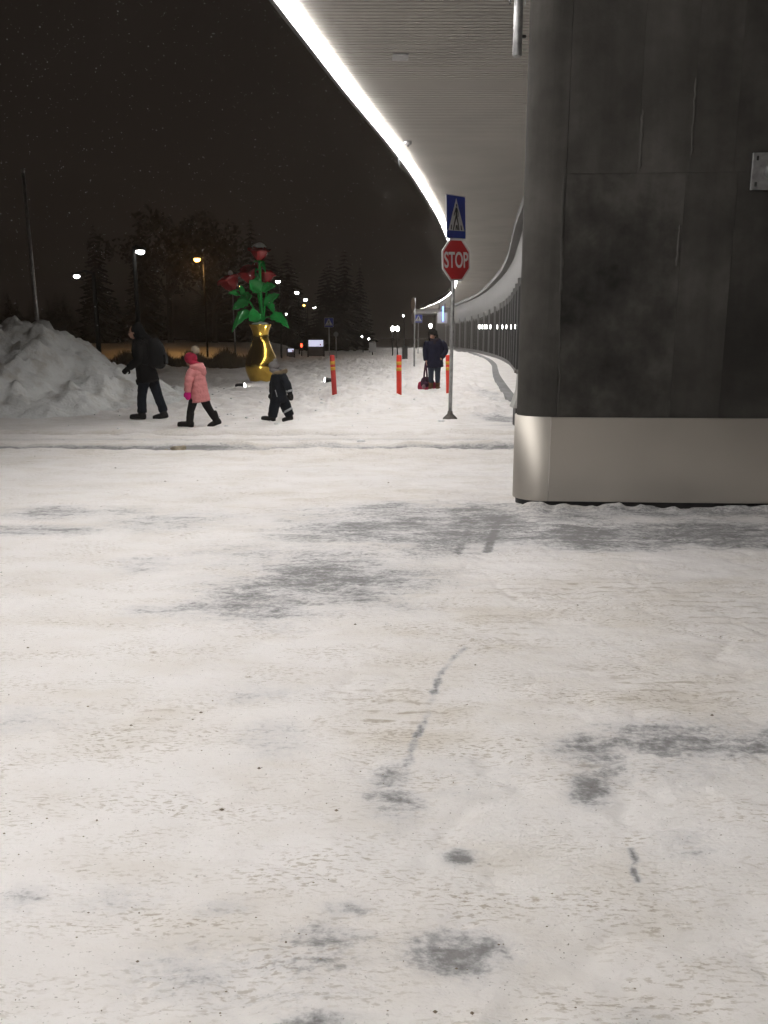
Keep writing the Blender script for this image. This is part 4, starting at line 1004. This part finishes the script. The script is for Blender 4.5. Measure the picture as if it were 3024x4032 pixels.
# --- bag at the woman's feet
bgx = p.x-.20; bgy = p.y+.22; bag = thing('shoulder_bag', 'stuffed red and plum bag with long strap on the snow behind brown boots', 'bag', (bgx, bgy, gz(bgx, bgy)))
mb = MB(); limb(mb, [(-.14,0,.05,.07,.09),(-.06,0,.10,.11,.12),(.06,0,.10,.11,.12),(.16,0,.06,.07,.09)], sq=(0,0,1)); mb.ball((-.14,-.03,.13), (.07,.07,.12)); mb.ball((.17,0,.13), (.06,.07,.11)); mb.ball((-.08,-.06,.05), (.09,.07,.07))
body = fuse('bag_body', mb, M['bag_red'], bag, .011, 3, .014, 9)
mb = MB(); mb.ball((0,0,.24), (.15,.10,.12)); mb.ball((-.03,-.02,.17), (.14,.12,.11)); mb.ball((.10,.02,.22), (.08,.08,.11)); fuse('top_flap', mb, M['bag_dark'], bag, .011, 3, .018, 10)
mb = MB(); mb.tube(catmull([(-.085,-.09,.15),(-.07,-.15,.34),(-.055,-.24,.55),(-.035,-.27,.705)], 5), [(.020,.006)]*16, 8); mb.tube(catmull([(.0,-.08,.20),(.0,-.15,.36),(-.02,-.24,.55),(-.035,-.27,.705)], 5), [(.020,.006)]*16, 8)
build('strap', mb, M['bag_dark'], bag, True)
bag.scale = (1.3, 1.1, 1.25)
build('front_patch', MB().ball((-.07,-.125,.13), (.045,.02,.055), 12, 8), M['patch'], bag, True)

# ------------------------------------------------------------------ street lamps and far things
def lamp(name, u, v, D, lab, warm=False, wpx=20, hpx=12, pole_u=None, pr=.05, group=None, energy=0, globe=False):
    q = aty(u, v, D); px_ = aty(pole_u, v, D).x if pole_u else q.x + (.25 if not globe else 0)
    z = gz(px_, D+.1)
    t = thing(name, lab, 'street lamp', (px_, D+.1, z), 0, group)
    hz = q.z - z; dx = q.x-px_; a = wpx*D/FPX/2; b = hpx*D/FPX/2
    build('pole', MB().tube([(0,0,-.3),(0,0,hz*.5),(0,0,hz+.05 if globe else hz+.18)], [pr*1.15, pr, pr*.75], 10), M['lamp_pole'], t, True)
    if globe:
        build('globe', MB().ball((dx,-.1,hz), (a, a, b), 14, 10), M['lamp_warm' if warm else 'lamp_white'], t, True)
    else:
        build('arm', MB().tube([(0,0,hz+.12),(dx*.5,-.05,hz+.15+b),(dx,-.1,hz+b+.05)], [pr*.6, pr*.55, pr*.5], 8), M['dark_metal'], t, True)
        h_ = build('lamp_head', MB().box((dx-a*1.15, -.1-a*.8, hz+b*.55), (dx+a*1.15, -.1+a*.8, hz+b*1.25+.04)), M['dark_metal'], t, bevel=.01)
        build('lens', MB().ball((dx,-.1,hz), (a, a*.7, b), 14, 8), M['lamp_warm' if warm else 'lamp_white'], h_, True)
    if energy:
        l = bpy.data.lights.new('bulb', 'POINT'); l.energy = energy; l.shadow_soft_size = .25; l.color = (1, .52, .16) if warm else (1, .96, .9)
        lo = bpy.data.objects.new('bulb', l); COL.objects.link(lo); lo.parent = t; lo.location = (dx, -.1, hz-b-.3)
    return t
lamp('street_lamp', 552, 992, 30, 'tall dark lamp post with white lamp rising behind the striding person', wpx=34, hpx=18, pole_u=524, pr=.085)
lamp('street_lamp', 302, 1088, 37, 'white lamp on a long arm above the snow bank', wpx=24, hpx=14, pole_u=366, pr=.10)
lamp('street_lamp', 776, 1022, 60, 'orange lamp glowing high between the dark trees and the roses', True, 26, 16, 800, .06, energy=420)
rowg = 'white street lamps receding beside the roses'
for u_, v_, D in ((1094, 1109, 58), (1168, 1153, 78), (1203, 1181, 98), (1238, 1210, 124)):
    lamp('street_lamp', u_, v_, D, {58: 'largest white street lamp of the receding row, right beside the roses', 78: 'second white street lamp from the roses in the receding row', 98: 'third white street lamp from the roses, right above the small orange lamp', 124: 'smallest and farthest white street lamp of the row beside the roses'}[D], wpx=18-(D-58)*.08, hpx=11, pole_u=u_+6, pr=.06, group=rowg)
lamp('street_lamp', 1197, 1202, 112, 'small orange lamp among the white lamps beside the roses', True, 9, 10, 1203, .06)
lamp('street_lamp', 300, 1341, 72, 'low orange lamp just above the slope of the snow bank', True, 15, 14, 318, .06, energy=350)
smg = 'tiny far lamps over the dark forest'
for u_, v_, D in ((1127, 1237, 100), (1175, 1256, 130), (1588, 1243, 92), (1425, 1325, 88), (1452, 1334, 90)):
    lamp('far_lamp', u_, v_, D, 'tiny far white lamp against the dark forest', wpx=6, hpx=9, pole_u=u_+4, pr=.05, group=smg)
tg = 'pair of white globe lamps beyond the red posts'
for u_ in (1546, 1565): lamp('globe_lamp', u_, 1294, 70, 'white globe lamp of the bright pair beyond the red marker posts', wpx=14, hpx=19, globe=True, group=tg)
lamp('globe_lamp', 1695, 1283, 100, 'single white globe lamp above the head of the person in navy', wpx=12, hpx=17, globe=True)
# thin grey poles
p = aty(152, 1300, 26); z = gz(p.x, 26)
t = thing('flag_pole', 'tall pale grey pole rising behind the snow bank', 'pole', (p.x, 26, z)); t.rotation_euler = (0, R(-.6), 0)
build('pole', MB().tube([(0,0,-.2),(0,0,3.5),(0,0,6.3)], [.075,.06,.045], 12), M['galv'], t, True); build('finial', MB().ball((0,0,6.33), .06, 10, 8), M['galv'], t, True)
p = aty(926, 1360, 44); z = gz(p.x, 44)
t = thing('flag_pole', 'thin grey pole standing left of the golden vase', 'pole', (p.x, 44, z)); t.rotation_euler = (0, R(-.5), 0)
build('pole', MB().tube([(0,0,-.2),(0,0,3.8)], [.045,.03], 10), M['galv'], t, True); build('finial', MB().ball((0,0,3.82), .04, 8, 6), M['galv'], t, True)
# lit display frames
M['lit_panel'] = mat('lit_panel', (.8,.8,.9), .5, emit=(.72,.75,1.0), estr=.75)
def display(u0, u1, v0, v1, D, lab):
    a = aty(u0, v0, D); b = aty(u1, v1, D); z = gz((a.x+b.x)/2, D); t = thing('display_frame', lab, 'display', ((a.x+b.x)/2, D, z)); hw = (b.x-a.x)/2; hz = a.z-z
    for s in (-1, 1): build('post', MB().box((s*hw-.05, -.05, -.3), (s*hw+.05, .05, hz+.04)), M['dark_metal'], t, bevel=.008)
    pn = build('lit_panel', MB().box((-hw+.055, -.04, hz*.64), (hw-.055, .04, hz-.02)), M['lit_panel'], t, bevel=.006)
    build('red_mark', MB().prism([(hw*.55+.05*math.cos(k*1.26)*(1 if k % 2 else 1.4), hz*.74+.09*math.sin(k*1.26)) for k in range(5)], -.050, -.044), M['sign_red'], pn)
    build('glass_pane', MB().box((-hw+.055, -.012, hz*.12), (hw-.055, .012, hz*.62)), mat('smoky_glass', (.10,.10,.105), .15), t)
    build('crossbar', MB().box((-hw+.05, -.03, hz-.015), (hw-.05, .03, hz+.05)), M['dark_metal'], t)
display(1212, 1276, 1338, 1405, 66, 'lit white display frame on two dark posts beyond the leaning red post')
display(1131, 1160, 1372, 1420, 62, 'smaller lit display frame half hidden behind the golden vase')
# red signal
p = aty(1187, 1360, 72); z = gz(p.x, 72); t = thing('traffic_signal', 'small red traffic light glowing beside the lit display frame', 'traffic light', (p.x, 72.05, z))
build('pole', MB().tube([(0,.05,-.2),(0,.05,p.z-z-.2)], .05, 8), M['dark_metal'], t); build('housing', MB().box((-.13,-.05,p.z-z-.45), (.13,.12,p.z-z+.32)), M['black_plastic'], t, bevel=.02)
build('red_lens', MB().ball((0,-.06,p.z-z), (.09,.05,.16), 12, 8), M['lamp_red'], t, True)
# cabinet and bin
a = aty(1453, 1348, 74); b = aty(1480, 1386, 74); z = gz((a.x+b.x)/2, 74); t = thing('notice_board', 'pale grey board on a short post before the dark forest', 'board', ((a.x+b.x)/2, 74, z)); hw = (b.x-a.x)/2
build('panel', MB().box((-hw,-.04,b.z-z), (hw,.04,a.z-z)), mat('pale_board', (.36,.37,.38), .6), t, bevel=.01); build('post', MB().box((-.05,.045,-.3), (.05,.12,a.z-z-.05)), M['dark_metal'], t)
a = aty(1584, 1362, 56); b = aty(1605, 1392, 56); z = gz((a.x+b.x)/2, 56); t = thing('litter_bin', 'dark square litter bin in the snow near the canopy end', 'bin', ((a.x+b.x)/2, 56, z)); hw = (b.x-a.x)/2
build('bin_body', MB().box((-hw,-.18,-.05), (hw,.18,a.z-z-.08)), M['dark_metal'], t, bevel=.02); build('lid', MB().box((-hw-.02,-.2,a.z-z-.075), (hw+.02,.2,a.z-z)), M['dark_metal'], t, bevel=.015)
# bin-like box half hidden by the pillar
a = aty(2028, 1455, 15.0); q0 = aty(2017, 1645, 15.0)
t = thing('grit_bin', 'pale wedge-shaped bin on a dark foot half hidden by the pillar', 'bin', (q0.x+.28, 15.0, gz(q0.x+.28, 15.0)))
build('bin_body', MB().prism([(-.31,.32),(.25,.32),(.25,.92),(-.19,.92),(-.21,.62)], -.22, .22), mat('pale_plastic', (.42,.42,.40), .6, var=.1), t, bevel=.02)
build('foot', MB().box((-.25,-.16,-.03), (.2,.16,.318)), M['black_plastic'], t, bevel=.015); build('lid', MB().prism([(-.24,.925),(.27,.925),(.27,.97),(-.22,.985)], -.24, .24), M['dark_metal'], t, bevel=.008)
# clipped hedge far left
def leafy(n, fn, size, rnd):
    mb = MB()
    for i in range(n):
        c = Vector(fn()); d1 = Vector((rnd.gauss(0,1), rnd.gauss(0,1), rnd.gauss(0,1))).normalized(); d2 = d1.orthogonal().normalized(); s = size*rnd.uniform(.6,1.4)
        mb.add([c-d1*s, c+d2*s*.5, c+d1*s, c-d2*s*.5], [(0,1,2,3)])
    return mb
rnd = random.Random(3)
M['foliage'] = mat('dark_foliage', (0.006, 0.0065, 0.005), .95, var=.3, vscale=.6, spec=.03)
M['bark'] = mat('bark', (0.03, 0.023, 0.018), .9, var=.3)
a = aty(300, 1371, 82); b = aty(447, 1384, 82); z = gz(a.x, 82)
t = thing('hedge', 'long low clipped hedge on the snow field behind the snow bank', 'hedge', ((a.x+b.x)/2, 82, z)); hw = (b.x-a.x)/2; ht = max(.5, a.z-z)
build('foliage', leafy(2600, lambda: (rnd.uniform(-hw, hw), rnd.uniform(-.4,.4), rnd.uniform(.1, ht)), .14, rnd), M['foliage'], t)
for k in range(5): build('stem', MB().tube([(-hw+.3+k*hw*.48,0,-.2),(-hw+.35+k*hw*.48,0,ht*.7)], .04, 6), M['bark'], t)
# dry reeds
M['reed'] = mat('dry_reed', (0.20, 0.15, 0.085), .9, var=.3, vscale=2)
mb = MB(); rnd = random.Random(9)
for i in range(5200):
    u = rnd.uniform(455, 1010); Y = rnd.uniform(40.5, 44.5); x = (u-CXP)/FPX*Y*1.02
    if u < 640 and rnd.random() < .45: continue
    z = gz(x, Y); hgt = rnd.uniform(.25, .80)*(1+.35*math.sin(u*.05)); l = rnd.gauss(0, .14); w_ = rnd.uniform(.008,.022)
    mb.add([(x-w_, Y, z-.05), (x+w_, Y, z-.05), (x+l*.5+w_*.8, Y+.02, z+hgt*.6), (x+l, Y+rnd.gauss(0,.1), z+hgt), (x+l*.5-w_*.8, Y, z+hgt*.6)], [(0,1,2,3,4)])
tag(build('dry_reeds', mb, M['reed']), 'brown dry reeds standing in the snow behind the walkers', 'reeds', kind='stuff')
# leafless and evergreen trees close enough to tell apart
def spruce_mb(H, rad, seed):
    rnd = random.Random(seed); mb = MB(); tiers = int(H*2.2)
    for k in range(tiers):
        t = k/tiers; zc = H*(.10+.88*t); rr = rad*(1-t)**.85+.12; nb = int(7+7*(1-t))
        for j in range(nb):
            a = rnd.uniform(0, 6.283); L = rr*rnd.uniform(.65,1.1); tip = Vector((L*math.cos(a), L*math.sin(a), zc-L*.32)); root = Vector((0,0,zc+.05)); sd = Vector((-math.sin(a), math.cos(a), 0))
            for m_ in range(4):
                f0 = (m_+.3)/4.3; c = root.lerp(tip, f0); wd = L*.20*(1.15-f0)+.05
                mb.add([c-sd*wd, c+sd*wd*.2+Vector((0,0,.06)), root.lerp(tip, min(1, f0+.34))+sd*rnd.gauss(0,.06), c+Vector((0,0,-.16*L))], [(0,1,2),(0,2,3)])
                mb.add([c+sd*wd, c-sd*wd*.2+Vector((0,0,.05)), root.lerp(tip, min(1, f0+.3))], [(0,1,2)])
    return mb
def crown_mb(H, seed):
    rnd = random.Random(seed); mb = MB(); cl = [(Vector((rnd.gauss(0,.20)*H, rnd.gauss(0,.20)*H, H*rnd.uniform(.45,.95))), H*rnd.uniform(.07,.16)) for _ in range(22)]
    for c, r in cl:
        for i in range(90):
            d = Vector((rnd.gauss(0,1), rnd.gauss(0,1), rnd.gauss(0,.8))).normalized(); q = c+d*r*rnd.uniform(.5,1.1); e = Vector((rnd.gauss(0,1), rnd.gauss(0,1), rnd.gauss(0,1))).normalized(); f = e.orthogonal().normalized(); s = H*.018*rnd.uniform(.6,1.5)
            mb.add([q-e*s, q+f*s*.6, q+e*s, q-f*s*.6], [(0,1,2,3)])
    return mb, cl
treeg = 'dark trees behind the reeds'
def tree(u, D, H, kind, seed, lab):
    x = (u-CXP)/FPX*D*1.0; z = gz(x, D); t = thing('spruce_tree' if kind else 'leafy_tree', lab, 'tree', (x, D, z), 0)
    if kind:
        build('trunk', MB().tube([(0,0,-.3),(0,0,H*.5),(0,0,H*.97)], [.022*H,.014*H,.003*H], 8), M['bark'], t); build('crown', spruce_mb(H, H*.22, seed), M['foliage'], t)
    else:
        mb, cl = crown_mb(H, seed); tr = MB().tube([(0,0,-.3),(.05,0,H*.3),(0,.05,H*.6)], [.028*H,.02*H,.012*H], 8)
        for c, r in cl[:9]: tr.tube([(0,.02,H*.35),(c.x*.5,c.y*.5,H*.35+(c.z-H*.35)*.6),tuple(c)], [.012*H,.008*H,.003*H], 6)
        build('trunk', tr, M['bark'], t); build('crown', mb, M['foliage'], t)
    return t
tree(690, 104, 15, 0, 1, 'round dark tree left of the orange lamp'); tree(860, 100, 13, 0, 2, 'broad dark tree between the orange lamp and the roses'); tree(600, 110, 16, 1, 3, 'dark spruce behind the tall dark lamp post')
tree(420, 100, 14, 1, 4, 'dark spruce behind the hedge'); tree(1010, 90, 13, 1, 6, 'dark spruce behind the rose sculpture'); tree(1420, 112, 11, 1, 9, 'dark spruce behind the pale notice board')
# far forest as one mass
mb = MB(); rnd = random.Random(21)
protos = [spruce_mb(1.0*12, 2.6, 100+k) for k in range(4)]
for i in range(150):
    t = i/150; x = -150+t*146+rnd.gauss(0,1.5); Y = (230-130*sst(-60, -12, np.array(x)))+rnd.uniform(0, 16); s = rnd.uniform(.7,1.25); pr_ = protos[i % 4]; a = rnd.uniform(0,6.28); ca, sa = math.cos(a), math.sin(a)
    mb.add([(x+s*(v[0]*ca-v[1]*sa)*1.3, Y+s*(v[0]*sa+v[1]*ca)*1.3, s*v[2]-.4) for v in pr_.v], pr_.f)
tag(build('far_forest', mb, M['foliage']), 'dark mass of forest closing the view behind the lamps', 'forest', kind='stuff')
# lumps of dirty snow near the road and grit
p = onz(378*KD, 970*KD); t = MB()
for k in range(7): t.ball((random.uniform(-.13,.10), random.uniform(-.06,.06), random.uniform(-.01,.05)), (random.uniform(.03,.07), random.uniform(.03,.06), random.uniform(.025,.05)), 10, 6)
o = fuse('snow_lump', t, mat('dirty_ice', (.30,.26,.19), .8, var=.4, vscale=18), None, .014, 1, .02, 18); o.location = (p.x, p.y, gz(p.x, p.y)); tag(o, 'brown lump of dirty ice lying in the wheel ruts', 'ice lump')
mb = MB(); rnd = random.Random(31)
for i in range(800):
    Y = 1.5+rnd.random()**1.5*10; x = rnd.uniform(-.52, .52)*Y
    if x > 1.2 and Y > 7.4: continue
    r = rnd.uniform(.0012, .0026)*(1+.08*Y)*(2.2 if rnd.random() < .06 else 1); z = gz(x, Y)+r*.2; ax = [Vector((rnd.gauss(0,1), rnd.gauss(0,1), rnd.gauss(0,1))).normalized()*r*rnd.uniform(.7,1.4) for _ in range(6)]
    c = Vector((x, Y, z)); e = rnd.uniform(.6,1.6)
    mb.add([c+Vector((r*e,0,0)), c+Vector((0,r,0)), c-Vector((r*e,0,0)), c-Vector((0,r,0)), c+Vector((0,0,r*.8)), c-Vector((0,0,r))], [(0,1,4),(1,2,4),(2,3,4),(3,0,4),(1,0,5),(2,1,5),(3,2,5),(0,3,5)])
tag(build('grit', mb, mat('brown_grit', (.22,.18,.135), .9, var=.4, vscale=40)), 'scattered brown grit and pebbles on the trodden snow', 'grit', kind='stuff')
mb = MB(); rnd = random.Random(33)
for i in range(150):
    Y = 12.5+rnd.random()*12; x = rnd.uniform(-6, 4.6); r = rnd.uniform(.008, .03)*(.5+rnd.random()); z = gz(x, Y)
    if 12.9 < Y < 13.8: continue
    c = Vector((x, Y, z+r*.2)); k = len(mb.v); mb.ball(c, (r*rnd.uniform(.8,1.8), r*rnd.uniform(.7,1.5), r*.8), 7, 5)
    for q in range(k, len(mb.v)): mb.v[q] = tuple(Vector(mb.v[q])+Vector((rnd.gauss(0,.12), rnd.gauss(0,.12), rnd.gauss(0,.12)))*r)
tag(build('snow_clods', mb, M['snow'], smooth=True), 'small loose clods of snow strewn beyond the road', 'snow clods', kind='stuff')
# falling snow
mb = MB(); rnd = random.Random(41)
for i in range(4600):
    Y = 2.2+rnd.random()**1.6*32; x = rnd.uniform(-.52, .40)*Y*1.05; z = rnd.uniform(.3, 1.0)*(1.6+Y*.36)
    if x > float(ledx(Y))-.3 and Y < 40: continue
    r = rnd.uniform(.0011, .0028)*(1+.05*Y); c = Vector((x, Y, z)); e = rnd.uniform(1.2, 2.4); d = Vector((.92, 0, -.38))*r*e; n1 = Vector((.38,0,.92))*r
    mb.add([c+d, c+n1, c-d, c-n1, c+Vector((0,-r,0)), c+Vector((0,r,0))], [(0,1,4),(1,2,4),(2,3,4),(3,0,4),(1,0,5),(2,1,5),(3,2,5),(0,3,5)])
tag(build('falling_snow', mb, mat('snowflake', (.8,.8,.8), .7)), 'snowflakes drifting through the dark air', 'snow', kind='stuff')

# ------------------------------------------------------------------ snow-filled air
hz = build('haze', MB().box((-190, -30, -1.5), (75, 260, 17.5)), M['snow']); hz.data.materials.clear()
hm_ = bpy.data.materials.new('snowy_air'); hm_.use_nodes = True; nt = hm_.node_tree; nt.nodes.clear()
out = nt.nodes.new('ShaderNodeOutputMaterial'); pv = nt.nodes.new('ShaderNodeVolumePrincipled')
pv.inputs['Color'].default_value = (.90, .80, .70, 1); pv.inputs['Density'].default_value = .0011; pv.inputs['Anisotropy'].default_value = .3
nt.links.new(pv.outputs[0], out.inputs['Volume']); hz.data.materials.append(hm_); tag(hz, kind='stuff')
